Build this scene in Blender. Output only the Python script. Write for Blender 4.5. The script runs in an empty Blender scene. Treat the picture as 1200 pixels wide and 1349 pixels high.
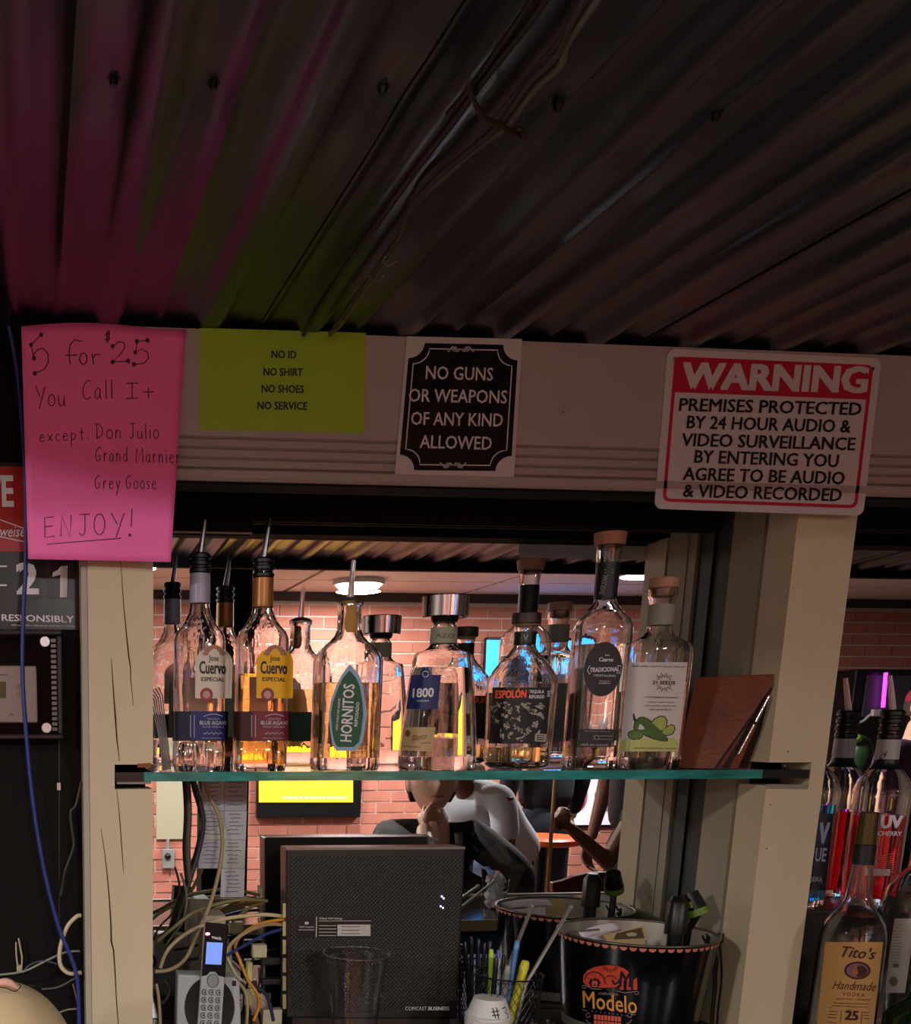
import bpy, bmesh, math, random
from mathutils import Vector, Matrix
random.seed(7)
C = bpy.context.scene.collection
sc = bpy.context.scene

# ---------------------------------------------------------------- camera
# level-ish phone camera standing at the origin, eye height 1.40 m; the photograph is an
# off-centre crop, so the principal point lies low and left (lens shift)
F, PX, PY = 1401.45, 195.04, 1249.35
YAW, PIT, ROL = 0.10262, -0.20650, 0.00042
EYE = 1.40
def _rows():
    ca, sa, cb, sb, cc, s3 = math.cos(YAW), math.sin(YAW), math.cos(PIT), math.sin(PIT), math.cos(ROL), math.sin(ROL)
    yaw = Matrix(((ca, -sa, 0), (0, 0, -1), (sa, ca, 0)))
    pit = Matrix(((1, 0, 0), (0, cb, sb), (0, -sb, cb)))
    rol = Matrix(((cc, -s3, 0), (s3, cc, 0), (0, 0, 1)))
    return rol @ pit @ yaw
RM = _rows()                       # world -> camera (x right, y down, z forward)
RT = RM.transposed()
cd = bpy.data.cameras.new('camera'); cam = bpy.data.objects.new('camera', cd); C.objects.link(cam)
cd.sensor_fit = 'VERTICAL'; cd.sensor_height = 24.0; cd.lens = F*24.0/1349.0
cd.shift_x = (600-PX)/1349.0; cd.shift_y = (PY-674.5)/1349.0
cd.clip_start = 0.02; cd.clip_end = 60
cam.matrix_world = Matrix.Translation((0, 0, EYE)) @ (RT @ Matrix(((1, 0, 0), (0, -1, 0), (0, 0, -1)))).to_4x4()
sc.camera = cam
YM = 1.92                          # plane of the back-bar mirror
def ray(x, y):
    d = RT @ Vector(((x-PX)/F, (y-PY)/F, 1.0)); return d/d.y
def at(x, y, Y):                   # point of the plane Y seen at pixel (x, y)
    d = ray(x, y)*Y; return Vector((d.x, d.y, d.z+EYE))
def rp(x, y, Yv):                  # the same, for something seen in the mirror: its real place
    p = at(x, y, Yv); return Vector((p.x, 2*YM-p.y, p.z))

# ---------------------------------------------------------------- world, exposure, lamps
w = bpy.data.worlds.new('world'); sc.world = w; w.use_nodes = True
w.node_tree.nodes['Background'].inputs[0].default_value = (0.75, 0.8, 1, 1)
w.node_tree.nodes['Background'].inputs[1].default_value = 0.02
vs = sc.view_settings
vs.view_transform = 'Standard'; vs.look = 'None'; vs.gamma = 1; vs.use_curve_mapping = False
vs.exposure = 0.32
cy = sc.cycles
cy.max_bounces = 20; cy.transmission_bounces = 20; cy.glossy_bounces = 10; cy.transparent_max_bounces = 16; cy.diffuse_bounces = 3
cy.caustics_reflective = True; cy.caustics_refractive = True; cy.blur_glossy = 0.6; cy.sample_clamp_indirect = 4.0
ROOM_CEIL = EYE+0.86
def lamp(name, loc, power, size, col=(1, .965, .965), rot=(0, 0, 0), spread=180):
    l = bpy.data.lights.new(name, 'AREA'); l.energy = power; l.size = size; l.color = col; l.shape = 'DISK'; l.spread = math.radians(spread)
    o = bpy.data.objects.new(name, l); o.location = loc; o.rotation_euler = rot; C.objects.link(o); return o
FILL_BULB = 70  # emission of the added fill light under the canopy
LAMPS = [(1.95, -2.72, 40), (-1.4, -2.2, 50), (0.5, -1.9, 55), (3.3, -1.9, 50), (-2.1, -.05, 55)]

# ---------------------------------------------------------------- materials
def S(h):
    h = h.lstrip('#'); v = [int(h[i:i+2], 16)/255 for i in (0, 2, 4)]
    return tuple(c/12.92 if c <= .04045 else ((c+.055)/1.055)**2.4 for c in v)+(1,)
MATS = {}
def mat(name, col, rough=.6, metal=0, var=0.0, vscale=8, bump=0.0, bscale=60, stretch=(1, 1, 1), trans=0, ior=1.45, emis=0, spec=.5, coat=0, bdist=.002):
    if name in MATS: return MATS[name]
    m = bpy.data.materials.new(name); m.use_nodes = True; nt = m.node_tree; b = nt.nodes['Principled BSDF']
    c = S(col) if isinstance(col, str) else tuple(col)+(1,)
    b.inputs['Base Color'].default_value = c; b.inputs['Roughness'].default_value = rough; b.inputs['Metallic'].default_value = metal
    b.inputs['Transmission Weight'].default_value = trans; b.inputs['IOR'].default_value = ior
    b.inputs['Specular IOR Level'].default_value = spec; b.inputs['Coat Weight'].default_value = coat
    if emis: b.inputs['Emission Color'].default_value = c; b.inputs['Emission Strength'].default_value = emis
    if var or bump:
        tc = nt.nodes.new('ShaderNodeTexCoord'); mp = nt.nodes.new('ShaderNodeMapping'); mp.inputs['Scale'].default_value = stretch
        nt.links.new(tc.outputs['Object'], mp.inputs['Vector'])
    if var:
        n = nt.nodes.new('ShaderNodeTexNoise'); n.inputs['Scale'].default_value = vscale; n.inputs['Detail'].default_value = 5
        nt.links.new(mp.outputs[0], n.inputs['Vector'])
        r = nt.nodes.new('ShaderNodeValToRGB'); r.color_ramp.elements[0].position = .3; r.color_ramp.elements[1].position = .7
        r.color_ramp.elements[0].color = tuple(x*(1-var) for x in c[:3])+(1,); r.color_ramp.elements[1].color = tuple(min(1, x*(1+var*.6)) for x in c[:3])+(1,)
        nt.links.new(n.outputs['Fac'], r.inputs[0]); nt.links.new(r.outputs[0], b.inputs['Base Color'])
    if bump:
        n = nt.nodes.new('ShaderNodeTexNoise'); n.inputs['Scale'].default_value = bscale; n.inputs['Detail'].default_value = 3
        nt.links.new(mp.outputs[0], n.inputs['Vector'])
        u = nt.nodes.new('ShaderNodeBump'); u.inputs['Strength'].default_value = bump; u.inputs['Distance'].default_value = bdist
        nt.links.new(n.outputs['Fac'], u.inputs['Height']); nt.links.new(u.outputs[0], b.inputs['Normal'])
    MATS[name] = m; return m
def glassmat(name, col, bump=.0, bscale=40, stretch=(1, 1, .3), rough=0.0, ior=1.5):
    m = mat(name, col, rough=rough, trans=1, ior=ior, bump=bump, bscale=bscale, stretch=stretch, bdist=.003); return m

# ---------------------------------------------------------------- mesh builder
ORG = {}
def worldloc(o):
    return ORG.get(o, Vector((0, 0, 0)))
class MB:
    def __init__(s): s.v = []; s.f = []
    def add(s, vs_, fs):
        k = len(s.v); s.v += [Vector(p) for p in vs_]; s.f += [tuple(i+k for i in f) for f in fs]; return s
    def box(s, a, b):
        (x0, y0, z0), (x1, y1, z1) = a, b
        return s.add([(x0, y0, z0), (x1, y0, z0), (x1, y1, z0), (x0, y1, z0), (x0, y0, z1), (x1, y0, z1), (x1, y1, z1), (x0, y1, z1)],
                     [(0, 3, 2, 1), (4, 5, 6, 7), (0, 1, 5, 4), (1, 2, 6, 5), (2, 3, 7, 6), (3, 0, 4, 7)])
    def hexa(s, f4, b4):           # front quad, back quad (same order)
        return s.add(list(f4)+list(b4), [(0, 1, 2, 3), (7, 6, 5, 4), (0, 4, 5, 1), (1, 5, 6, 2), (2, 6, 7, 3), (3, 7, 4, 0)])
    def cyl(s, p0, p1, r0, r1=None, n=12, cap=True):
        r1 = r0 if r1 is None else r1; p0, p1 = Vector(p0), Vector(p1); d = (p1-p0).normalized()
        a = d.orthogonal().normalized(); b = d.cross(a); vv = []
        for p, r in ((p0, r0), (p1, r1)):
            for i in range(n):
                t = 2*math.pi*i/n; vv.append(p+(a*math.cos(t)+b*math.sin(t))*r)
        ff = [(i, (i+1) % n, n+(i+1) % n, n+i) for i in range(n)]
        if cap: ff += [tuple(range(n))[::-1], tuple(range(n, 2*n))]
        return s.add(vv, ff)
    def tube(s, pts, r, n=8, sub=4):
        P = [Vector(p) for p in pts]
        if sub > 1 and len(P) > 2:
            Q = []
            for i in range(len(P)-1):
                p0, p1, p2, p3 = P[max(i-1, 0)], P[i], P[i+1], P[min(i+2, len(P)-1)]
                for k in range(sub):
                    t = k/sub
                    Q.append(.5*((2*p1)+(p2-p0)*t+(2*p0-5*p1+4*p2-p3)*t*t+(3*p1-p0-3*p2+p3)*t**3))
            Q.append(P[-1]); P = Q
        rr = r if callable(r) else (lambda t: r)
        vv = []; up = None; m = len(P)
        for i, p in enumerate(P):
            d = (P[min(i+1, m-1)]-P[max(i-1, 0)])
            d = d.normalized() if d.length > 1e-9 else Vector((0, 0, 1))
            a = d.orthogonal().normalized() if up is None else (up-d*up.dot(d)).normalized(); up = a; b = d.cross(a); R_ = rr(i/(m-1))
            for k in range(n):
                t = 2*math.pi*k/n; vv.append(p+(a*math.cos(t)+b*math.sin(t))*R_)
        ff = [(i*n+k, i*n+(k+1) % n, (i+1)*n+(k+1) % n, (i+1)*n+k) for i in range(m-1) for k in range(n)]
        ff += [tuple(range(n))[::-1], tuple(range((m-1)*n, m*n))]
        return s.add(vv, ff)
    def ball(s, c, r, nu=16, nv=10):
        r = r if isinstance(r, (tuple, list)) else (r, r, r); c = Vector(c); vv = [c+Vector((0, 0, -r[2]))]; ff = []
        for j in range(1, nv):
            ph = -math.pi/2+math.pi*j/nv
            for i in range(nu):
                t = 2*math.pi*i/nu; vv.append(c+Vector((r[0]*math.cos(ph)*math.cos(t), r[1]*math.cos(ph)*math.sin(t), r[2]*math.sin(ph))))
        vv.append(c+Vector((0, 0, r[2]))); top = len(vv)-1
        for i in range(nu): ff.append((0, 1+(i+1) % nu, 1+i)); ff.append((top, top-nu+i, top-nu+(i+1) % nu))
        for j in range(nv-2):
            for i in range(nu): a = 1+j*nu; ff.append((a+i, a+(i+1) % nu, a+nu+(i+1) % nu, a+nu+i))
        return s.add(vv, ff)
    def lathe(s, c, prof, n=32, cap=True):   # prof [(z, r)] about a vertical axis
        c = Vector(c); vv = []
        for z, r in prof:
            for i in range(n): t = 2*math.pi*i/n; vv.append(c+Vector((r*math.cos(t), r*math.sin(t), z)))
        m = len(prof); ff = [(j*n+i, j*n+(i+1) % n, (j+1)*n+(i+1) % n, (j+1)*n+i) for j in range(m-1) for i in range(n)]
        if cap: ff += [tuple(range(n))[::-1], tuple(range((m-1)*n, m*n))]
        return s.add(vv, ff)
    def grid(s, fn, nu, nv):
        vv = [fn(i/nu, j/nv) for j in range(nv+1) for i in range(nu+1)]; q = nu+1
        return s.add(vv, [(j*q+i, j*q+i+1, (j+1)*q+i+1, (j+1)*q+i) for j in range(nv) for i in range(nu)])
    def poly(s, pts): return s.add(pts, [tuple(range(len(pts)))])
    def prism(s, pts, d):          # polygon (list of points) pushed by vector d
        n = len(pts); d = Vector(d); q = [Vector(p) for p in pts]
        return s.add(q+[p+d for p in q], [tuple(range(n)), tuple(range(n, 2*n))[::-1]]+[(i, n+i, n+(i+1) % n, (i+1) % n) for i in range(n)])
    def build(s, name, m, parent=None, smooth=False, solid=0, label=None, kind=None, bevel=0):
        me = bpy.data.meshes.new(name); off = worldloc(parent) if parent else Vector((0, 0, 0))
        me.from_pydata([p-off for p in s.v], [], s.f); me.validate()
        if not solid or True:
            bm = bmesh.new(); bm.from_mesh(me)
            if not getattr(s, 'keepn', False): bmesh.ops.recalc_face_normals(bm, faces=bm.faces)
            bm.to_mesh(me); bm.free()
        me.materials.append(m)
        if smooth:
            for p in me.polygons: p.use_smooth = True
            try: me.set_sharp_from_angle(angle=math.radians(smooth if smooth > 1 else 50))
            except Exception: pass
        o = bpy.data.objects.new(name, me); C.objects.link(o)
        if parent: o.parent = parent
        ORG[o] = off.copy()
        if solid: q = o.modifiers.new('solid', 'SOLIDIFY'); q.thickness = solid; q.offset = 0
        if bevel: q = o.modifiers.new('bevel', 'BEVEL'); q.width = bevel; q.segments = 2; q.limit_method = 'ANGLE'
        if label: o['label'] = label
        if kind: o['kind'] = kind
        return o
def thing(name, loc, label, cat, group=None):
    o = bpy.data.objects.new(name, None); o.location = loc; o.empty_display_size = .05; C.objects.link(o); ORG[o] = Vector(loc)
    o['label'] = label; o['category'] = cat
    if group: o['group'] = group
    return o
def tag(o, label, cat, group=None):
    o['label'] = label; o['category'] = cat
    if group: o['group'] = group
    return o
# ---------------------------------------------------------------- text and surfaces
TC = {}
def textmesh(body, bold=0.0, shear=0.0, space=1.0, fine=False):
    k = (body, bold, shear, space, fine)
    if k in TC: return TC[k]
    cu = bpy.data.curves.new('t', 'FONT'); cu.body = body; cu.offset = 0; cu.shear = shear; cu.space_character = space
    cu.resolution_u = 2
    o = bpy.data.objects.new('t', cu); me = bpy.data.meshes.new_from_object(o)
    if fine:
        bm = bmesh.new(); bm.from_mesh(me); bmesh.ops.triangulate(bm, faces=bm.faces)
        for L_ in (.3, .3, .3):
            es = [e for e in bm.edges if e.calc_length() > L_]
            if es: bmesh.ops.subdivide_edges(bm, edges=es, cuts=1); bmesh.ops.triangulate(bm, faces=bm.faces)
        bm.to_mesh(me); bm.free()
    vv = [(v.co.x, v.co.y) for v in me.vertices]; ff = [tuple(p.vertices) for p in me.polygons]
    bpy.data.objects.remove(o); bpy.data.curves.remove(cu); bpy.data.meshes.remove(me)
    if bold > .006:
        b_ = bold; n_ = len(vv); v0, f0 = vv, ff; vv, ff = [], []
        for i_, (dx_, dy_) in enumerate(((-b_, -b_*.6), (b_, -b_*.6), (-b_, b_*.6), (b_, b_*.6))):
            vv += [(x+dx_, y+dy_) for x, y in v0]; ff += [tuple(q+i_*n_ for q in f) for f in f0]
    xs = [p[0] for p in vv]; ys = [p[1] for p in vv]; x0, x1, y0, y1 = min(xs), max(xs), min(ys), max(ys)
    nc = 4 if bold > .006 else 1; q_n = len(vv)//nc
    vv = [((x-x0)/(x1-x0), (y-y0)/(y1-y0), (i//q_n)*.00007) for i, (x, y) in enumerate(vv)]
    TC[k] = (vv, ff); return TC[k]
def lean(x): return -(x-188)/7200.0
class Plane:
    def __init__(s, Y, mirror=False): s.Y = Y; s.m = mirror
    def __call__(s, x, y, off=0):
        return rp(x, y, s.Y-off) if s.m else at(x, y, s.Y-off)
class Quad:                        # four corners in space, addressed by pixels of its own plane through bilinear u, v
    def __init__(s, tl, tr, br, bl): s.c = [Vector(p) for p in (tl, tr, br, bl)]; s.n = (s.c[1]-s.c[0]).cross(s.c[3]-s.c[0]).normalized()
    def __call__(s, u, v, off=0):
        a = s.c[0].lerp(s.c[1], u); b = s.c[3].lerp(s.c[2], u); return a.lerp(b, v)+s.n*off
def txt(mb, surf, body, x0, y0, x1, y1, h, bold=.0, shear=0, off=.0006, space=1, rot=False, ln=None):
    """lettering whose mid-line runs (x0,y0)-(x1,y1) in pixels, h pixels tall"""
    vv, ff = textmesh(body, bold, shear, space, isinstance(surf, Form) and h > 4); out = []
    L = math.hypot(x1-x0, y1-y0); ux, uy = (x1-x0)/L, (y1-y0)/L
    for u, v, dz in vv:
        d = (.5-v)*h
        if rot: px_, py_ = x0+ux*u*L-uy*d, y0+uy*u*L+ux*d
        else:
            k = lean((x0+x1)/2) if ln is None else ln
            px_, py_ = x0+(x1-x0)*u+d*k, y0+(y1-y0)*u+d
        out.append(surf(px_, py_, off+dz))
    mb.add(out, ff)
def ribbon(mb, surf, pts, wd, off=.0008, closed=False):
    """a pen stroke through pixel points"""
    if closed: pts = pts+[pts[0]]
    vv = []; n = len(pts)
    for i, (x, y) in enumerate(pts):
        a = pts[max(i-1, 0)]; b = pts[min(i+1, n-1)]; dx, dy = b[0]-a[0], b[1]-a[1]; L = math.hypot(dx, dy) or 1
        nx, ny = -dy/L*wd/2, dx/L*wd/2
        vv += [surf(x+nx, y+ny, off), surf(x-nx, y-ny, off)]
    mb.add(vv, [(2*i, 2*i+1, 2*i+3, 2*i+2) for i in range(n-1)])
def disc(mb, surf, cx, cy, rx, ry, off=.0008, n=24, a0=0, a1=360):
    pts = [(cx+rx*math.cos(math.radians(a0+(a1-a0)*i/n)), cy+ry*math.sin(math.radians(a0+(a1-a0)*i/n))) for i in range(n+1)]
    vv = [surf(cx, cy, off)]+[surf(x, y, off) for x, y in pts]
    mb.add(vv, [(0, i+1, i+2) for i in range(n)])
def rows(mb, surf, rr, off=.0005, nu=8):
    """patch between rows (y, xl, xr[, yr]) in pixels"""
    vv = []
    for r in rr:
        yr = r[3] if len(r) > 3 else r[0]
        for i in range(nu+1): t = i/nu; vv.append(surf(r[1]+(r[2]-r[1])*t, r[0]+(yr-r[0])*t, off))
    q = nu+1
    mb.add(vv, [(j*q+i, j*q+i+1, (j+1)*q+i+1, (j+1)*q+i) for j in range(len(rr)-1) for i in range(nu)])
def fillquad(mb, surf, tl, tr, br, bl, off=.0005, nu=6, nv=6):
    def fn(u, v):
        a = (tl[0]+(tr[0]-tl[0])*u, tl[1]+(tr[1]-tl[1])*u); b = (bl[0]+(br[0]-bl[0])*u, bl[1]+(br[1]-bl[1])*u)
        return surf(a[0]+(b[0]-a[0])*v, a[1]+(b[1]-a[1])*v, off)
    mb.grid(fn, nu, nv)
class Form:
    """upright body of superellipse sections: prof rows (y_px, half_width_px, n, depth_ratio) at pixel column x, axis at depth Y"""
    def __init__(s, x, ybase, Y, prof, rot=0, zbase=None):
        s.Y = Y; b = at(x, ybase, Y); s.x = b.x; s.z0 = b.z if zbase is None else zbase; s.rot = rot
        sc_ = (at(x+1, ybase, Y)-at(x, ybase, Y)).length; s.s = sc_; s.r = []
        zs = None
        for p in prof:
            y, hw = p[0], p[1]; n = p[2] if len(p) > 2 else 2; dr = p[3] if len(p) > 3 else 1
            xx = x-(y-ybase)*0; z = at(x+(y-ybase)*lean(x), y, Y).z
            k = 1 if n <= 2.2 else 1/(math.cos(rot)+dr*abs(math.sin(rot))*.75)
            s.r.append((max(z, s.z0), hw*sc_*k, hw*sc_*k*dr, n))
        s.r[0] = (s.z0,)+s.r[0][1:]
        s.loc = Vector((s.x, Y, s.z0))
    def sec(s, z):
        r = s.r
        if z <= r[0][0]: return r[0]
        for i in range(len(r)-1):
            if z <= r[i+1][0]:
                t = (z-r[i][0])/max(1e-9, r[i+1][0]-r[i][0]); return tuple(a+(b-a)*t for a, b in zip(r[i], r[i+1]))
        return r[-1]
    def f(s, p, off=0):
        z, a, b, n = s.sec(p.z); dx, dy = p.x-s.x, p.y-s.Y; c, q = math.cos(-s.rot), math.sin(-s.rot)
        x_, y_ = dx*c-dy*q, dx*q+dy*c; a += off; b += off
        return abs(x_/max(a, 1e-5))**n+abs(y_/max(b, 1e-5))**n-1
    def __call__(s, x, y, off=0):
        d = ray(x, y); lo = s.Y-.16; best = None; bv = 1e9
        t = lo; pv = None
        for k in range(65):
            t = lo+.005*k; p = Vector((d.x*t, t, d.z*t+EYE)); v = s.f(p, off)
            if v < bv: bv = v; best = p
            if v < 0: break
        if bv >= 0: return best
        a, b = t-.005, t
        for k in range(12):
            m = (a+b)/2; p = Vector((d.x*m, m, d.z*m+EYE))
            if s.f(p, off) < 0: b = m
            else: a = m
        return Vector((d.x*b, b, d.z*b+EYE))
    def pt(s, z, th, off=0):
        zz, a, b, n = s.sec(z); a += off; b += off; c, q = math.cos(th), math.sin(th)
        x_ = a*math.copysign(abs(c)**(2/n), c); y_ = b*math.copysign(abs(q)**(2/n), q); c, q = math.cos(s.rot), math.sin(s.rot)
        return Vector((s.x+x_*c-y_*q, s.Y+x_*q+y_*c, z))
    def zpx(s, y): return at(PX+200, y, s.Y).z if False else ray_z(y, s)
    def shell(s, mb, z0=None, z1=None, off=0, N=40, flip=False, top=True):
        z0 = s.r[0][0] if z0 is None else z0; z1 = s.r[-1][0] if z1 is None else z1
        zs = [z0]+[q[0] for q in s.r if z0+1e-5 < q[0] < z1-1e-5]+[z1]
        zz = []
        for i in range(len(zs)-1):
            m = max(1, min(4, int((zs[i+1]-zs[i])/.012)))
            zz += [zs[i]+(zs[i+1]-zs[i])*k/m for k in range(m)]
        zz.append(zs[-1]); vv = []
        for z in zz:
            for i in range(N): vv.append(s.pt(z, 2*math.pi*(i+.5)/N, off))
        ff = [(j*N+i, j*N+(i+1) % N, (j+1)*N+(i+1) % N, (j+1)*N+i) for j in range(len(zz)-1) for i in range(N)]
        ff.append(tuple(range(N))[::-1])
        if top: ff.append(tuple(range((len(zz)-1)*N, len(zz)*N)))
        if flip: ff = [f[::-1] for f in ff]
        mb.add(vv, ff)
    def back(s, mb, y0, y1, frac, off=.0006):  # label on the far side, between pixel rows
        za, zb = s.zof(y0), s.zof(y1)
        mb.grid(lambda u, v: s.pt(za+(zb-za)*v, math.pi/2+frac*(u-.5)*math.pi, off), 12, 6)
    def zof(s, y):
        for k in range(1): pass
        return at(s.xp(y), y, s.Y).z
    def xp(s, y):                  # pixel column of the axis on row y
        q = RM @ Vector((s.x, s.Y, 0)); v = RM @ Vector((0, 0, 1)); # solve for z
        t = (y-PY)/F; z = (q.y-t*q.z)/(t*v.z-v.y); p = q+v*z
        return PX+F*p.x/p.z
def px_of(p):
    q = RM @ Vector((p[0], p[1], p[2]-EYE)); return PX+F*q.x/q.z, PY+F*q.y/q.z
# ---------------------------------------------------------------- shared materials
m_post = mat('post_paint', '#cbbb9a', .55, var=.06, vscale=9, bump=.25, bscale=90, stretch=(1, 1, .25))
m_plank = mat('plank_paint', '#9c937d', .6, var=.10, vscale=7, bump=.2, bscale=60, stretch=(1, 1, .2))
m_strip = mat('dark_board_paint', '#3a4038', .6, var=.15, vscale=10)
m_beam = mat('beam_paint', '#b0a9a6', .6, var=.07, vscale=12, stretch=(.3, 1, 1), bump=.15, bscale=80)
m_black = mat('black_board', '#0e0c0a', .75, spec=.2, var=.25, vscale=6, bump=.15, bscale=40)
m_black2 = mat('black_plastic', '#0d0d0e', .35)
m_rubber = mat('black_rubber', '#08080a', .42)
m_crack = mat('wood_crack', '#24160e', .9)
m_ink = mat('black_ink', '#0e0c0e', .5)
m_white = mat('white_print', '#d9d6d8', .5)
m_chrome = mat('chrome', '#d8d8dc', .12, metal=1)
m_steel = mat('brushed_steel', '#a9a9ab', .3, metal=1, bump=.1, bscale=120, stretch=(1, 1, .05))
m_mirror = mat('mirror_glass', (.86, .88, .88), .0, metal=1)
m_metal = mat('corrugated_metal', (.090, .097, .122), .29, metal=.85, var=.12, vscale=5, bump=.06, bscale=14, stretch=(1, .25, 1), bdist=.004)
def struct(o): o['kind'] = 'structure'; return o
def sempty(name):
    o = bpy.data.objects.new(name, None); C.objects.link(o); o['kind'] = 'structure'; ORG[o] = Vector((0, 0, 0)); return o

# ---------------------------------------------------------------- corrugated canopy over the bar
CZ = EYE+.574
def cz(Y): return CZ+.04*(Y-1.68)
PER, X0C = .147, .1156
SCR = [(150, 112), (281, 117), (504, 121), (735, 138), (943, 151), (215, 341), (191, 222)]
def on_ceiling(x, y):
    d = ray(x, y); t = (cz(0)-EYE)/(d.z-.04); return Vector((d.x*t, t, d.z*t+EYE))
scr_pts = [on_ceiling(*s) for s in SCR[:5]]
def rib(X, Y):
    u = ((X-X0C)/PER+.5) % 1-.5; a = abs(u)*PER; h = 0
    if a < .012: h = -.009
    elif a < .024: h = -.009*(.024-a)/.012
    b = abs(abs(u)-.5)*PER
    if b < .010: h -= .0045*(.5+.5*math.cos(math.pi*b/.010))
    return h
def cdent(X, Y):
    h = 0
    for p in scr_pts:
        d2 = ((X-p.x)/.03)**2+((Y-p.y)/.05)**2
        if d2 < 9: h += .0045*math.exp(-d2)
    return h+.0012*math.sin(X*9+Y*3.1)*math.sin(Y*4.3+X*5)
ceil = sempty('ceiling')
xs_in = [-.5, -.34, -.18, -.177, -.13, -.0816, 0, .0816, .13, .177, .18, .34]
for k in range(-6, 22, 4):
    mb = MB(); XS = []
    for q in range(4):
        base = X0C+(k+q)*PER
        XS += [base+t*PER for t in (-.5, -.465, -.432, -.36, -.27, -.177, -.13, -.0816, 0, .0816, .13, .177, .27, .36, .432, .465)]
    XS.append(X0C+(k+4)*PER-.5*PER+.012); YS = [.34+i*(1.56)/95 for i in range(96)]
    vv = [(X, Y, cz(Y)+rib(X, Y)+cdent(X, Y)-(.0015 if X == XS[-1] else 0)) for Y in YS for X in XS]; q = len(XS)
    mb.add(vv, [(j*q+i, j*q+i+1, (j+1)*q+i+1, (j+1)*q+i) for j in range(95) for i in range(q-1)])
    mb.build('metal_sheet', m_metal, ceil, smooth=40, solid=.0009)
sm = None
for p in scr_pts:
    mb = MB(); z = cz(p.y)+rib(p.x, p.y)+cdent(p.x, p.y)
    mb.cyl((p.x, p.y, z+.001), (p.x, p.y, z-.0015), .006, .006, 12); mb.cyl((p.x, p.y, z-.0015), (p.x, p.y, z-.006), .0038, .0034, 6)
    mb.build('screw', m_black2, ceil, smooth=True)
# fascia at the open edge of the canopy, and its black roof deck
mb = MB(); mb.box((-.9, .305, cz(.33)-.03), (3.3, .335, cz(.33)+.33)); struct(mb.build('trim_1', m_black))
mb = MB(); mb.box((-.9, .336, cz(1.7)+.02), (3.3, 1.98, cz(1.7)+.06)); struct(mb.build('ceiling_deck', m_black))

# ---------------------------------------------------------------- beam, posts, alcove
YB, YP = 1.68, 1.70
pxr0, rxl0 = at(205, 700, YP).x, at(1040, 700, YP).x
bt, bb = at(600, 446, YB).z, at(600, 641, YB).z
prof = [(0, bt), (0, at(300, 571, YB).z)]
for y in (575, 588.5, 602, 615.5):
    z0, z1 = at(240, y-2, YB).z, at(240, y+2.2, YB).z
    prof += [(0, z0), (.006, (z0+z1)/2), (.0015, z1)]
zl = at(240, 619, YB).z
prof += [(0, zl+.003), (-.004, zl), (-.004, bb+.004), (0, bb)]
X1 = 3.2
mb = MB(); n = len(prof); bx0 = at(80, 500, YB).x
pts = [(YB+d, z) for d, z in prof]+[(YB+.055, bb), (YB+.055, bt)]
mb.add([(bx0, a, b) for a, b in pts]+[(X1, a, b) for a, b in pts],
       [tuple(range(len(pts))), tuple(range(len(pts), 2*len(pts)))[::-1]]+[(i, len(pts)+i, len(pts)+(i+1) % len(pts), (i+1) % len(pts)) for i in range(len(pts))])
mb2 = MB(); mb2.box((bx0, YB+.056, bb), (X1, YB+.062, bt)); mb2.box((bx0, YB+.004, bb-.003), (X1, YB+.062, bb-.0002))  # second mesh: added black boards that darken the beam's back and underside
beam = tag(mb.build('header_beam', m_beam), 'long off-white painted header beam with grooved lower band carrying the notices', 'beam')
struct(mb2.build('trim_6', m_black))
glz1 = at(500, 1016.2, 1.695).z; glz0 = glz1-.0145
def post(name, xa, xb, xn0, xn1, label):
    m = MB(); lo, hi = glz0-.012, glz1+.012
    xs = sorted({xa, xb, xn0, xn1}); m.box((xa, YP, EYE-.539), (xb, YP+.072, lo)); m.box((xa, YP, hi), (xb, YP+.072, bb-.001))
    if xn0 > xa: m.box((xa, YP, lo), (xn0, YP+.072, hi))
    if xn1 < xb: m.box((xn1, YP, lo), (xb, YP+.072, hi))
    return tag(m.build(name, m_post), label, 'post')
pxl = at(108, 800, YP).x; pxr = at(201.5, 1010, YP).x; nxl = at(151, 1015, YP).x
lpost = post('wooden_post', pxl+.009, pxr, nxl, pxr, 'cream painted wooden post with long cracks, left of the mirror alcove')
mb = MB(); mb.box((pxl-.001, YP+.004, EYE-.539), (pxl+.0085, YP+.072, bb-.001)); mb.build('edge_board', mat('edge_paint', '#a79d8b', .6, var=.12), lpost)
rxl = at(1012.3, 1012, YP).x; rxr = at(1087, 1010, YP).x; rnx = at(1067, 1020, YP).x
rpost = post('wooden_post', rxl, rxr, rxl, rnx, 'off-white painted wooden post at the right end of the glass shelf')
# cracks: thin open splits along the grain
P0 = Plane(YP)
def crack(pts, wd, parent):
    m = MB(); n = len(pts)
    for i in range(n-1):
        wa = wd*min(1, .25+1.5*min(i, n-1-i)/n); wb = wd*min(1, .25+1.5*min(i+1, n-2-i)/n)
        a, b = pts[i], pts[i+1]; m.add([P0(a[0]-wa, a[1], .0006), P0(a[0]+wa, a[1], .0006), P0(b[0]+wb, b[1], .0006), P0(b[0]-wb, b[1], .0006)], [(0, 1, 2, 3)])
    m.build('crack', m_crack, parent)
crack([(159, 738), (161, 770), (163, 800), (166, 830), (168, 850), (170, 868), (172, 880), (172, 895), (174, 912), (175.5, 930)], .9, lpost)
crack([(146.5, 868), (148, 890), (150, 920), (152, 945), (154, 975), (156, 990), (157, 1003)], 1.1, lpost)
crack([(153, 1035), (156, 1060), (158.5, 1090), (160.5, 1120), (162, 1140), (163, 1152)], .7, lpost)
crack([(133, 1092), (138, 1125), (141, 1150), (144, 1185), (146, 1215), (146.5, 1240), (149.5, 1252), (151.5, 1280), (153.5, 1320), (156, 1352), (158, 1400)], 1.1, lpost)
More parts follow.
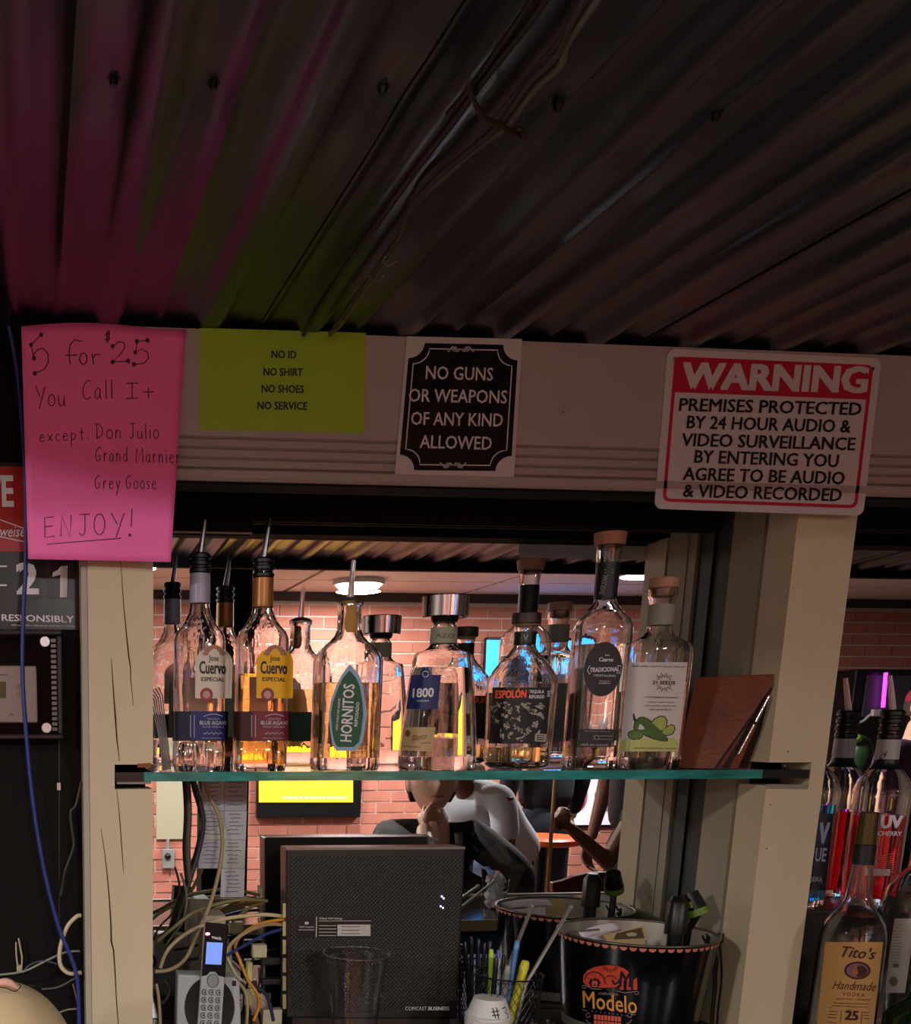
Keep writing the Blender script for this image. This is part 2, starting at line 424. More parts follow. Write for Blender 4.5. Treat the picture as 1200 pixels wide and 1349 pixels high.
m_dull_grey = mat('dull_grey', '#8e8577', .7)
mb = MB(); fillquad(mb, P0, (154, 1027), (199, 1027), (199, 1033), (154, 1033), .0004); mb.build('grey_band', m_dull_grey, lpost)  # plain grey band across the post just below the shelf end
mb = MB(); fillquad(mb, P0, (1009, 1033), (1066, 1034), (1064, 1040), (1008, 1039), .0004); mb.build('grey_band', m_dull_grey, rpost)
for (x, y) in ((1034, 1009), (1010, 1118), (1015, 1060), (1038, 990)):
    mb = MB(); mb.ball(P0(x, y, .0002), .0016, 8, 6); mb.build('knot', m_dull_grey, rpost)

# side wall of the alcove: two planks and a dark board against the mirror
side = sempty('wall_right')
for ya, yb, mm, t in ((YP+.081, YP+.083+.06, m_plank, 0), (1.784, 1.868, m_plank, .002), (1.87, YM, m_strip, .008)):
    mb = MB(); mb.box((rxl+t, ya, EYE-.539), (rxl+.025, yb, bt)); mb.build('plank', mm, side)
# the two planks on the second (far) side of the post, facing the next alcove
mb = MB(); mb.box((rxl+.026, YP+.08, EYE-.539), (rxr-.004, YM-.001, bt)); struct(mb.build('wall_core', m_black))
lw = sempty('wall_left')
for ya, yb in ((YP+.081, 1.815), (1.817, YM)):
    mb = MB(); mb.box((pxr-.02, ya, EYE-.539), (pxr-.004, yb, bt)); mb.build('plank', m_black, lw)
# black board wall left of the post and behind everything
mb = MB(); mb.box((-1.3, 1.775, 0), (pxr-.021, 1.80, 2.3)); wb = struct(mb.build('wall_back', m_black))
mb = MB(); mb.box((-1.3, YM+.012, 0), (3.4, YM+.04, 2.4)); struct(mb.build('wall_back.001', m_black))
# seams of the black board
for x in (78,):
    mb = MB(); mb.add([at(x-.8, 960, 1.7748), at(x+.8, 960, 1.7748), at(x+.8, 1240, 1.7748), at(x-.8, 1240, 1.7748)], [(0, 1, 2, 3)]); mb.build('seam', m_ink, wb)
# header boards above the mirror
mt = at(500, 692, YM).z
mb = MB(); mb.box((pxr-.004, YM-.016, at(280, 703, YM).z), (at(330, 700, YM).x, YM-.004, bt)); mb.box((at(330, 700, YM).x, YM-.016, mt), (rxl, YM-.004, bt)); struct(mb.build('trim_2', m_black))
mb = MB(); mb.box((pxr-.004, YM-.018, at(280, 703, YM).z-.003), (at(330, 700, YM).x, YM-.0165, at(280, 703, YM).z)); struct(mb.build('trim_3', m_plank))
mb = MB(); mb.box((rxr-.004, YM-.016, at(1160, 700, YM).z), (3.2, YM-.004, bt)); struct(mb.build('trim_4', m_black))

# mirrors, the back counter
CT = EYE-.54
mb = MB(); mb.box((pxr-.004, YM, CT-.05), (rxl+.002, YM+.006, bt)); mir = tag(mb.build('wall_mirror', m_mirror), 'large plain mirror behind the glass shelf, between the two posts', 'mirror')
mb = MB(); mb.box((rxr-.004, YM, CT-.05), (3.2, YM+.006, bt)); tag(mb.build('wall_mirror', m_mirror), 'mirror right of the right post, behind the red and blue vodka bottles', 'mirror')
m_counter = mat('counter_laminate', '#2a2620', .3, var=.2, vscale=10)
mb = MB(); mb.box((-1.3, 1.42, CT-.04), (3.2, YM-.001, CT)); tag(mb.build('back_counter', m_counter, bevel=.004), 'dark back-bar counter carrying the router, phone and pails', 'counter')
# raised step for the vodka bottles
STZ = EYE-.331
mb = MB(); mb.box((rxr+.002, 1.79, CT), (3.2, YM-.002, STZ)); tag(mb.build('bottle_step', m_counter, bevel=.003), 'dark raised step under the red and blue vodka bottles', 'shelf')

# ---------------------------------------------------------------- the glass shelf
m_shelf = mat('shelf_glass', (.80, .97, .93), .0, trans=1, ior=1.5)
m_edge = mat('shelf_edge_glass', (.03, .35, .31), .15, var=.5, vscale=25, stretch=(1, 1, 4), trans=.35, ior=1.5)
mb = MB(); sx0, sx1 = at(152.5, 1018, 1.697).x, at(1065, 1024, 1.697).x
mb.box((pxr+.001, 1.7005, glz0), (rxl-.001, 1.915, glz1)); shelf = mb.build('glass_shelf', m_shelf)
tag(shelf, 'thick green-edged glass shelf carrying the tequila bottles, let into both posts', 'shelf')
mb = MB(); mb.box((sx0+.045, 1.697, glz0), (at(1004, 1024, 1.697).x, 1.7003, glz1)); mb.build('front_edge', m_edge, shelf, label='bright green glass front edge')
m_edged = mat('shelf_end_dark', '#151a18', .2)
for xa, xb in ((sx0, pxr+.0005), (rxl-.0005, sx1)):
    mb = MB(); mb.box((xa+.0005, 1.7005 if False else 1.701, glz0), (xb, 1.775, glz1)); mb.build('shelf_end', m_edged, shelf)
mb = MB(); mb.box((sx0, 1.697, glz0), (sx0+.0448, 1.7005, glz1)); mb.build('shelf_end', m_edged, shelf, label='dark end of the shelf edge')
mb = MB(); mb.box((at(1004, 1024, 1.697).x+.0005, 1.697, glz0), (sx1, 1.7005, glz1)); mb.build('shelf_end', m_edged, shelf, label='dark end of the shelf edge')
# splintered wood over the notches
mb = MB(); fillquad(mb, P0, (181, 1006), (199, 1005), (199, 1011), (181, 1011), .001); mb.build('bare_wood', mat('bare_wood', '#8a5530', .8, var=.3), lpost)

# ---------------------------------------------------------------- hand lettering
G = {
 'Y': (.8, [[(0, 1), (.38, .45)], [(.8, 1), (.3, -.15)]]), 'o': (.6, [[(.3+.28*math.sin(t*.7), .3+.3*math.cos(t*.7)) for t in range(10)]]),
 'u': (.6, [[(0, .55), (.05, .1), (.25, 0), (.45, .12), (.5, .55), (.52, .1), (.62, 0)]]), 'C': (.75, [[(.7, .95), (.45, 1), (.15, .8), (0, .45), (.1, .1), (.35, 0), (.7, .12)]]),
 'a': (.65, [[(.5, .5), (.3, .6), (.05, .4), (.05, .1), (.25, 0), (.48, .2), (.5, .55), (.5, .1), (.62, 0)]]), 'l': (.22, [[(.08, 1), (.1, 0)]]),
 'I': (.7, [[(.35, 1), (.35, 0)], [(0, 1), (.7, 1.02)], [(0, 0), (.7, .03)]]), '+': (.6, [[(.3, .75), (.32, 0)], [(0, .42), (.62, .45)]]),
 'e': (.6, [[(.05, .32), (.5, .38), (.4, .58), (.18, .58), (.03, .35), (.08, .08), (.3, 0), (.55, .12)]]), 'x': (.55, [[(0, .58), (.5, 0)], [(.5, .6), (.02, 0)]]),
 'c': (.5, [[(.46, .5), (.28, .6), (.05, .4), (.05, .12), (.25, 0), (.48, .08)]]), 'p': (.6, [[(.03, .6), (.05, -.45)], [(.05, .5), (.3, .62), (.5, .4), (.4, .1), (.07, .05)]]),
 't': (.5, [[(.25, 1), (.27, .05), (.42, 0)], [(0, .6), (.5, .64)]]), ':': (.25, [[(.1, .55), (.12, .48)], [(.1, .12), (.12, .05)]]),
 'D': (.8, [[(.12, 1), (.14, 0)], [(-.05, 1), (.4, .95), (.72, .6), (.6, .2), (.05, 0)]]), 'n': (.6, [[(.03, .6), (.05, 0)], [(.05, .35), (.25, .6), (.45, .5), (.48, 0)]]),
 'J': (.7, [[(.1, 1), (.75, 1.02)], [(.45, 1), (.45, .15), (.3, 0), (.08, .12)]]), 'i': (.22, [[(.08, .6), (.1, 0)], [(.1, .85), (.12, .8)]]),
 'G': (.8, [[(.7, .9), (.45, 1), (.1, .75), (0, .35), (.2, .02), (.55, .1), (.65, .42), (.35, .42)]]), 'r': (.45, [[(.03, .6), (.06, 0)], [(.05, .35), (.2, .58), (.42, .58)]]),
 'd': (.6, [[(.48, .5), (.25, .58), (.03, .3), (.2, 0), (.46, .15)], [(.5, 1.05), (.5, 0)]]), 'M': (1.0, [[(0, 0), (.12, 1), (.48, .3), (.82, 1), (.92, 0)]]),
 'y': (.6, [[(.02, .6), (.22, .12)], [(.5, .62), (.2, -.1), (.05, -.45)]]), 's': (.5, [[(.42, .52), (.2, .6), (.08, .45), (.38, .2), (.3, .02), (.02, .06)]]),
 'E': (.75, [[(.65, .98), (.08, .92), (.1, 0), (.7, .06)], [(.1, .5), (.58, .55)]]), 'N': (.8, [[(.05, 0), (.08, 1), (.62, 0), (.68, 1.02)]]),
 'O': (.8, [[(.36+.34*math.sin(t*.6), .5+.5*math.cos(t*.6)) for t in range(12)]]), '!': (.3, [[(.2, 1.15), (.15, .3)]]),
}
def hand(mb, surf, s, x0, yb, h, x1, wd=1.3, slope=0):
    tot = sum(G[c][0]+.28 if c != ' ' else .55 for c in s)-.28; k = (x1-x0)/tot; x = x0
    for c in s:
        if c == ' ': x += .55*k; continue
        gw, st = G[c]
        for q in st: ribbon(mb, surf, [(x+a*k, yb+(x-x0)*slope-b*h) for a, b in q], wd)
        x += (gw+.28)*k
m_marker = mat('brown_marker_ink', '#3b0d18', .5)
def wavyplane(Y):
    def f(x, y, off=0):
        u = (x-28)/217; v = (y-432)/306
        Yc = Y-.006*math.sin(u*3.1)*(.3+v)-.035*max(0, u-.45)**2*max(0, v-.2)*3-.012*max(0, v-.6)*(1-u)*0
        return at(x, y, Yc-off)
    return f
pk = wavyplane(YB-.0022)
mb = MB()
def pink_pt(u, v):
    a_ = (28+217*u, 430+4*u-6.5*math.sin(math.pi*min(1, u*1.25)) if u < .8 else 430+4*u); b_ = (37+188*u, 736.5+4*u)
    return pk(a_[0]+(b_[0]-a_[0])*v, a_[1]+(b_[1]-a_[1])*v, 0)
mb.grid(pink_pt, 22, 24)
m_pink = mat('pink_paper', '#ff74bc', .6, var=.03, vscale=6)
pink = tag(mb.build('paper_sign', m_pink, smooth=True, solid=.0004), 'bright pink handwritten paper sign hanging from the left end of the beam', 'sign')
mb = MB(); q = .1668
def Zq(L): return [(a*q, 400+b*q) for a, b in L]
for L in ([(325, 245), (245, 325), (268, 430)], [(268, 400), (300, 360), (345, 355), (380, 400), (382, 460), (350, 520), (275, 550)], [(645, 300), (590, 285), (555, 320), (545, 380), (548, 430), (556, 478)], [(515, 410), (612, 404)],
          [(658+30*math.sin(t*.7), 435-45*math.cos(t*.7)) for t in range(10)], [(728, 395), (738, 480)], [(732, 430), (755, 402), (790, 402)],
          [(870, 240), (845, 230), (830, 245), (868, 268), (860, 285), (825, 280)], [(848, 210), (842, 310)], [(862, 210), (856, 305)],
          [(890, 340), (935, 300), (980, 310), (985, 350), (950, 400), (890, 460), (1010, 455)], [(1165, 290), (1080, 300), (1072, 385), (1120, 360), (1165, 385), (1172, 430), (1140, 470), (1055, 480)]):
    ribbon(mb, pk, Zq(L), 1.5)
for a, b in ((325, 245), (245, 325), (268, 430), (275, 550), (890, 335), (890, 460), (1012, 452), (1165, 290), (1080, 297), (1068, 385), (1057, 480)): disc(mb, pk, a*q, 400+b*q, 2.7, 3.2, .001, 10)
mb.build('handwriting', m_marker, pink, kind='stuff')
for a_ in (('You', 47, 535, 26, 86, 1.3), ('Call', 109, 526, 25, 149, 1.3, -.02), ('I+', 166, 525, 20, 202, 1.3), ('except:', 52, 582, 16, 117, 1.2, -.05), ('Don', 126, 578, 20, 160, 1.2), ('Julio', 170, 578, 20, 209, 1.2), ('Grand', 126, 608, 19, 168, 1.2, .01),
    ('Marnier', 179, 609, 19, 237, 1.2, .02), ('Grey', 125, 644, 18, 159, 1.2, .01), ('Goose', 166, 644, 18, 206, 1.2, .01), ('ENJOY!', 57, 708, 28, 176, 1.2, -.05)):
    mb = MB(); hand(mb, pk, *a_); mb.build('handwriting', m_marker, pink, kind='stuff')
mb = MB(); ribbon(mb, pk, [(62, 717), (110, 713), (160, 709)], 1.1); mb.build('underline', m_marker, pink); mb = MB(); disc(mb, pk, 171, 705, 2, 2, .001, 8); mb.build('dot', m_marker, pink)
# green notice
gs = Plane(YB-.0012)
mb = MB(); fillquad(mb, gs, (263, 432), (482, 438.5), (480, 571), (262.5, 566), 0, 4, 4)
gr = tag(mb.build('paper_sign', mat('lime_paper', '#9cc42e', .55, var=.03, vscale=6), solid=.0004), 'lime green printed notice that reads NO ID, NO SHIRT, on the beam', 'sign')
mb = MB()
for s, a, b, y in (('NO ID', 357.5, 390.5, 467), ('NO SHIRT', 347, 399, 490), ('NO SHOES', 344.5, 400.5, 512.3), ('NO SERVICE', 339, 405, 534.5)): txt(mb, gs, s, a, y-.4, b, y+.4, 10.5, .03)
mb.build('lettering', m_ink, gr)
# no guns sign
ng = Plane(YB-.003)
mb = MB(); a, b, c, d = (536, 443), (688, 446.5), (677, 629), (519.5, 627.5)
mb.hexa([ng(*p) for p in (a, b, c, d)], [ng(p[0], p[1], -.0015) for p in (a, b, c, d)])
sg = tag(mb.build('notice_sign', mat('white_card', '#cfcfd0', .35), bevel=.0004), 'black and white printed NO GUNS OR WEAPONS sign on the beam', 'sign')
def bil(a, b, c, d):
    def f(u, v): p = (a[0]+(b[0]-a[0])*u, a[1]+(b[1]-a[1])*u); r = (d[0]+(c[0]-d[0])*u, d[1]+(c[1]-d[1])*u); return (p[0]+(r[0]-p[0])*v, p[1]+(r[1]-p[1])*v)
    return f
B = bil(a, b, c, d)
def notched(m, n):                 # rectangle with concave round corners in (u, v)
    out = []; r = .13; rv = .11
    for cu, cv, a0 in ((m, n, 0), (1-m, n, 90), (1-m, 1-n, 180), (m, 1-n, 270)):
        for k in range(7):
            t = math.radians(a0+90-15*k); out.append((cu+r*math.cos(t), cv+rv*math.sin(t)))
    return out
mb = MB(); P_ = [B(*p) for p in notched(.03, .045)]; cen = B(.5, .5)
mb.add([ng(cen[0], cen[1], .0008)]+[ng(x, y, .0008) for x, y in P_], [(0, i+1, (i+1) % len(P_)+1) for i in range(len(P_))]); mb.build('black_plaque', mat('gloss_black', '#0b0b0c', .12), sg)
mb = MB(); ribbon(mb, ng, [B(*p) for p in notched(.075, .085)], 1.5, .0014, True)
for s, x0, x1, y, h in (('NO GUNS', 561, 649.5, 491.6, 17.5), ('OR WEAPONS', 538.5, 668, 521.5, 17.5), ('OF ANY KIND', 541.5, 662.5, 552, 17.5), ('ALLOWED', 553, 648, 582.6, 17.5)): txt(mb, ng, s, x0, y-1, x1, y+1.5, h, .012, off=.0014)
for yy, sgn in ((460, 1), (613, -1)):
    for s2 in (-1, 1):
        cx = 607 if sgn > 0 else 597
        ribbon(mb, ng, [(cx+s2*(1+i*1.5), yy+sgn*(3.2*math.sin(i*.75))) for i in range(12)], 1.3, .0014)
        ribbon(mb, ng, [(cx+s2*(8+3*math.cos(i)), yy+3*math.sin(i)) for i in range(6)], 1.1, .0014)
mb.build('lettering', m_white, sg)
# warning sign
wr = Plane(YB-.0035)
def rrect(a, b, c, d, r, ins=0, n=6):
    Bq = bil(a, b, c, d); W, H = b[0]-a[0], d[1]-a[1]; ru, rv = r/W, r/H; iu, iv = ins/W, ins/H; out = []
    for cu, cv, a0 in ((1-iu-ru, iv+rv, -90), (1-iu-ru, 1-iv-rv, 0), (iu+ru, 1-iv-rv, 90), (iu+ru, iv+rv, 180)):
        for k in range(n+1): t = math.radians(a0+90*k/n); out.append(Bq(cu+ru*math.cos(t), cv+rv*math.sin(t)))
    return out
a, b, c, d = (880, 459.5), (1161.5, 472), (1137, 679.5), (862.5, 670)
mb = MB(); O = rrect(a, b, c, d, 10); mb.prism([wr(x, y, 0) for x, y in O], (0, .0025, 0))
ws = tag(mb.build('warning_sign', mat('sign_aluminium', '#d5d3d8', .4), bevel=0), 'white and red WARNING video surveillance sign with rounded corners on the beam', 'sign')
m_red = mat('sign_red', '#c01f38', .4)
mb = MB(); O = rrect(a, b, c, d, 9, 9.5); I = rrect(a, b, c, d, 6, 14); n = len(O)
mb.add([wr(x, y, .0005) for x, y in O]+[wr(x, y, .0005) for x, y in I], [(i, (i+1) % n, n+(i+1) % n, n+i) for i in range(n)])
fillquad(mb, wr, (891.5, 471.5), (1147.5, 485), (1142.5, 526.5), (886.5, 516.5), .0006, 2, 2); mb.build('red_border', m_red, ws)
mb = MB(); txt(mb, wr, 'WARNING', 898, 494.5, 1144, 500.5, 36, .045, off=.0012); mb.build('lettering', mat('sign_white', '#d5d3d8', .4), ws, label='white heading letters')
mb = MB()
for s, x0, x1, y in (('PREMISES PROTECTED', 895, 1135, 535.8), ('BY 24 HOUR AUDIO &', 905, 1121, 558.8), ('VIDEO SURVEILLANCE', 898, 1127, 582), ('BY ENTERING YOU', 915, 1105, 604.2), ('AGREE TO BE AUDIO', 900, 1113, 627), ('& VIDEO RECORDED', 900, 1109, 649.2)): txt(mb, wr, s, x0, y-3, x1, y+3, 17.3, .022, off=.0012)
mb.build('lettering', m_ink, ws)
for (x, y) in ((889, 473), (1149, 486)):
    mb = MB(); p = wr(x, y, .001); mb.cyl(p, p+Vector((0, -.002, 0)), .003, .0025, 10); mb.build('nail', m_steel, ws)
# nails in the beam
for x, y in ((742, 543),):
    mb = MB(); p = at(x, y, YB); mb.cyl(p, p+Vector((0, -.0015, 0)), .0022, .002, 10); mb.build('nail', m_dull_grey, beam)

# ---------------------------------------------------------------- left: calendar board, thermostat box, cables
YL = 1.7745
cl = Plane(YL-.006)
O = thing('responsibility_board', at(60, 820, YL), 'black and red beer calendar board with white flip numbers, left of the cream post', 'sign')
mb = MB(); a_, b_ = cl(-70, 828, 0), cl(106, 612, 0); mb.box((a_.x, YL-.006, a_.z), (b_.x, YL, b_.z)); mb.build('backboard', mat('calendar_black', '#0c0b0d', .3), O)
mb = MB(); fillquad(mb, cl, (-70, 613), (36, 615), (36, 727), (-70, 724), .001); mb.build('red_panel', mat('calendar_red', '#a3170f', .35), O)
mb = MB(); txt(mb, cl, 'WE', -35, 647, 18, 647, 42, .04, off=.0016); mb.build('lettering', m_white, O)
mb = MB(); txt(mb, cl, 'Budweiser', -24, 700, 66 if False else 40, 700, 14, .0, .3, off=.0016)
ribbon(mb, cl, [(-30, 705), (-2, 684), (34, 697)], 1.2, .0016); ribbon(mb, cl, [(-30, 722), (0, 707), (34, 714)], 1.2, .0016)
mb.build('lettering', m_white, O)
mb = MB(); txt(mb, cl, '2', 21, 762, 51, 762, 42, .035, off=.0022); mb.build('numeral', m_white, O)
mb = MB(); mb.poly([cl(x, y, .0022) for x, y in ((80, 746), (89, 745), (88, 787), (79, 787), (79.5, 757), (69, 760), (69.5, 754), (76, 751))]); mb.build('numeral', m_white, O)
mb = MB(); txt(mb, cl, 'RESPONSIBLY', 2, 813.5, 97.5, 816, 9, .02, off=.0016)
txt(mb, cl, 'Always check a valid photo card before serving', 15, 823.5, 98, 825.2, 2.4, .01, off=.0016)
mb.build('lettering', m_white, O)
for y in (746, 771): mb = MB(); ribbon(mb, cl, [(-40, y), (9, y)], 2.2, .0016); mb.build('rule', m_white, O)
for x0, x1 in ((18, 53), (62, 97)):
    mb = MB(); mb.hexa([cl(x0, 738, .0018), cl(x1, 738, .0018), cl(x1, 788, .0018), cl(x0, 788, .0018)], [cl(x0, 738, 0), cl(x1, 738, 0), cl(x1, 788, 0), cl(x0, 788, 0)]); mb.build('number_card', mat('card_black', '#151316', .35), O)
# thermostat guard box
gb = Plane(YL-.05)
O = thing('thermostat_guard', at(30, 975, YL), 'clear ribbed locking guard box over the white thermostat', 'cover')
m_clear = mat('clear_plastic', (.98, .98, .97), .01, trans=1, ior=1.08)
x0, x1, z1, z0 = at(-90, 900, YL).x, at(82, 900, YL-.045).x, at(82, 830, YL-.045).z, at(82, 974, YL-.045).z
mb = MB(); yf = YL-.045
mb.box((x0, yf, z0), (x1, yf+.0022, z1)); mb.build('cover_face', m_clear, O)
mb = MB(); t = .008
for bx in (((x0, yf-.002, z1-t), (x1, yf+.040, z1)), ((x0, yf-.002, z0), (x1, yf+.040, z0+t)), ((x1-t, yf-.002, z0+t), (x1, yf+.040, z1-t))): mb.box(*bx)
mb.build('rim', mat('smoke_plastic', '#3a3733', .15, trans=.3), O, bevel=.003, label='grey rim')
for k in range(18):
    mb = MB(); z = z0+.016+k*(z1-z0-.032)/17; mb.box((x1-.017, yf-.0035, z-.0025), (x1-.009, yf-.0005, z+.0025)); mb.build('rib', mat('rib_plastic', '#5b5852', .3), O)
for z in (z0+.018, z1-.018):
    mb = MB(); mb.cyl((x1-.026, yf-.006, z), (x1-.026, yf, z), .0075, .0085, 14); mb.build('screw', m_steel, O)
T = thing('thermostat', at(20, 950, YL), 'white wall thermostat with small green screen inside the clear guard', 'thermostat')
tp = Plane(YL-.022)
mb = MB(); x0, x1, z1, z0 = at(-90, 900, YL-.022).x, at(48.5, 900, YL-.022).x, tp(48, 877).z, tp(48, 952).z
mb.box((x0, YL-.022, z0), (x1, YL, z1)); mb.build('housing', mat('thermostat_white', '#cfccc8', .4), T, bevel=.003)
mb = MB(); fillquad(mb, tp, (-60, 898), (8, 898), (8, 920), (-60, 920), .0006); mb.build('screen', mat('lcd_green', '#6b7346', .2), T)
for y in (904.5, 915):
    mb = MB(); p = tp(26, y); mb.cyl(p, p+Vector((0, -.003, 0)), .0042, .0036, 14); mb.build('button', mat('button_white', '#b9b6b2', .4), T)
mb = MB(); ribbon(mb, tp, [(0, 889), (10, 889.3)], 1, .0006); ribbon(mb, tp, [(12, 943), (15, 940), (18, 943)], 1, .0006); mb.build('print', m_ink, T)
def cable(pts, r, col, label, name='cable', cat='cable', group=None, Y=1.74, rough=.45, parent=None, cap=None, sub=4):
    P = [at(p[0], p[1], p[2] if len(p) > 2 else Y) for p in pts]; m = MB(); m.tube(P, r, 8, sub)
    o = m.build(name, mat('cable_'+col[1:], col, rough), parent, smooth=True)
    if parent is None: tag(o, label, cat, group)
    return o
cable([(10, 420, 1.70), (24, 500, 1.71), (33, 620, 1.715), (34, 740, 1.715), (31, 800, 1.715), (29.5, 880, 1.715), (34, 960, 1.715), (44, 1060, 1.715), (59, 1150, 1.715), (77, 1220, 1.715), (94, 1262, 1.715), (102, 1292, 1.715), (104, 1340, 1.715), (104, 1400, 1.715)], .0034, '#27367a', 'long blue network cable hanging in front of the thermostat')
cable([(106, 1206, 1.725), (100, 1208, 1.722), (88, 1222, 1.72), (79, 1250, 1.72), (80, 1272, 1.72), (90, 1282, 1.72), (100, 1282.5, 1.725), (107, 1281, 1.728)], .0036, '#cbb995', 'short cream cable looped out from behind the left post')
cable([(-10, 1285), (30, 1280), (60, 1266), (85, 1255, 1.745), (105, 1253, 1.75)], .0020, '#8d8a78', 'thin grey cable crossing low on the black wall')
cable([(30, 1282), (38, 1272), (55, 1266), (75, 1270), (95, 1280, 1.75), (105, 1290, 1.755)], .0018, '#3b4054', 'thin slate cable curling under the cream loop')
cable([(55, 1303), (75, 1301), (95, 1291), (106, 1283)], .0018, '#56524a', 'dark grey cable rising toward the left post')
cable([(96, 1296), (102, 1320), (106, 1349), (107, 1380)], .0016, '#6e675a', 'thin taupe wire falling beside the left post')
cable([(78, 1334), (90, 1330), (106, 1329)], .0017, '#827a68', 'thin beige wire lying near the frame corner')
cable([(107, 1030), (100, 1060), (93, 1070), (95, 1095), (97, 1115), (85, 1150), (80, 1180)], .0024, '#34322e', 'charcoal cable hugging the black wall beside the post')
mb = MB(); p = at(77.5, 1036, 1.7745); mb.box((p.x-.003, 1.7705, p.z-.006), (p.x+.003, 1.7745, p.z+.006)); tag(mb.build('cable_clip', m_steel), 'tiny metal clip on the black wall below the guard box', 'clip')
O = thing('hanging_tool', at(26, 1290, 1.7745), 'narrow cream pronged tool hanging on the black wall above the cap', 'tool')
mb = MB(); mb.tube([at(24.5, 1236, 1.765), at(27, 1250, 1.765), at(29, 1262, 1.765), at(28.5, 1278, 1.768)], .0015, 8); mb.build('prong', mat('tool_cream', '#b9ad8a', .4), O, smooth=True)
mb = MB(); mb.tube([at(21, 1241, 1.765), at(21.5, 1258, 1.765), at(23, 1270, 1.765), at(25, 1278, 1.768)], .0014, 8); mb.build('prong', mat('tool_cream', '#b9ad8a', .4), O, smooth=True)
mb = MB(); mb.box(tuple(at(22, 1281, 1.764)), tuple(at(29, 1270, 1.7745))); mb.build('shank', mat('tool_cream', '#b9ad8a', .4), O, bevel=.0005)
# ================================================================ the bar room (behind the camera, seen in the mirrors)
WV = 7.2; WY = 2*YM-WV             # far brick wall
RW = Plane(WV, True)
m_wallp = mat('room_plaster', '#8f8076', .8)
mb = MB(); mb.box((-3.2, WY-.12, 0), (6.5, WY-.009, 2.6)); bw = struct(mb.build('wall_far', mat('mortar', '#dcc6b8', .85, var=.08, vscale=6)))
m_brick = mat('brick_red', '#c47a66', .8, var=.16, vscale=5, bump=.4, bscale=60)
m_brick2 = mat('brick_pale', '#d98770', .8, var=.12, vscale=5, bump=.4, bscale=60)
BH, BL, BJ = .0765, .205, .011
def brickmesh(m, name):
    q = MB(); q.box((0, 0, 0), (BL-BJ, .022, BH-BJ)); me = bpy.data.meshes.new(name); me.from_pydata(q.v, [], q.f); me.materials.append(m); return me
BM = [brickmesh(m_brick, 'brick'), brickmesh(m_brick2, 'brick')]
zc = ROOM_CEIL; rest = MB(); cnt = 0
zones = []
row = 0; z = zc-.07-BH
cand = []
while z > -BH:
    X = -3.1+(BL/2 if row % 2 else 0)
    while X < 6.3:
        # where the mirror shows it
        u, v = px_of((X+BL/2, WV, z+BH/2))
        vis = (205 < u < 850 and 784 < v < 1200) or (1118 < u < 1215 and 784 < v < 890)
        hid = (u < 850 and (v > 1190 or (355 < u < 615 and v > 1110))) or (264 < u < 329) or (870 < v < 1020 and u < 640 and u > 560)
        cand.append((0 if vis and not hid else 1, X, z)); X += BL
    z -= BH; row += 1
cand.sort(key=lambda c: c[0])
for k, (h, X, z) in enumerate(cand):
    dy = random.uniform(-.003, .003)
    if k < 298 and h == 0:
        o = bpy.data.objects.new('brick', BM[0]); o.location = (X, WY-.022+dy, z); C.objects.link(o); o.parent = bw
    else: rest.box((X, WY-.022+dy, z), (X+BL-BJ, WY+dy, z+BH-BJ))
rest.build('brick', m_brick, bw, kind='stuff')
# crown trim, room ceiling of wide pale panels with seams, floor, side walls
mb = MB(); mb.box((-3.2, WY-.02, zc-.055), (6.5, WY+.03, zc)); struct(mb.build('trim_5', mat('dark_trim', '#3b2c2c', .6)))
rc = sempty('ceiling.001')
m_pan = mat('ceiling_panel', '#d8cfc6', .8, var=.05, vscale=3)
X = -3.2
while X < 6.4:
    Y = WY
    while Y < .28:
        mb = MB(); mb.box((X+.008, Y+.006, zc), (X+1.19, min(Y+.60, .30), zc+.02)); mb.build('ceiling_panel', m_pan, rc); Y += .61
    X += 1.21
mb = MB(); mb.box((-3.3, WY-.1, zc+.02), (6.6, .304, zc+.06)); mb.build('backing', m_black, rc)
mb = MB(); mb.box((-3.3, WY-.1, -.03), (6.6, YM, 0)); struct(mb.build('floor', mat('floor_boards', '#5c4434', .5, var=.3, vscale=3)))
mb = MB(); mb.box((-3.3, WY-.1, 0), (-3.2, YM, 2.5)); struct(mb.build('wall_left.001', m_wallp))
mb = MB(); mb.box((6.5, WY-.1, 0), (6.6, YM, 2.5)); struct(mb.build('wall_right.001', m_wallp))
for i, (X, Y, pw) in enumerate(LAMPS):
    O = thing('ceiling_lamp', (X, Y, zc), ['round white ceiling lamp mirrored behind the clear pourer of the green-leaf bottle', 'round ceiling lamp far to the left of the room', 'round ceiling lamp just outside the canopy edge', 'round ceiling lamp at the right of the room', 'round ceiling lamp left of the canopy, above the bar end'][i], 'lamp')
    mb = MB(); mb.lathe((X, Y, zc), [(0, .15), (-.02, .155), (-.03, .15)], 28); mb.build('rim', mat('lamp_rim', '#c9c5be', .5), O, smooth=True)
    mb = MB(); mb.lathe((X, Y, zc), [(-.0305, .138), (-.048, .12), (-.056, .06), (-.058, .001)], 28); mb.build('diffuser', mat('lamp_glow', (1, .93, .8), .5, emis=14), O, smooth=True)
    lamp('lamp_light', (X, Y, zc-.07), pw, .26)
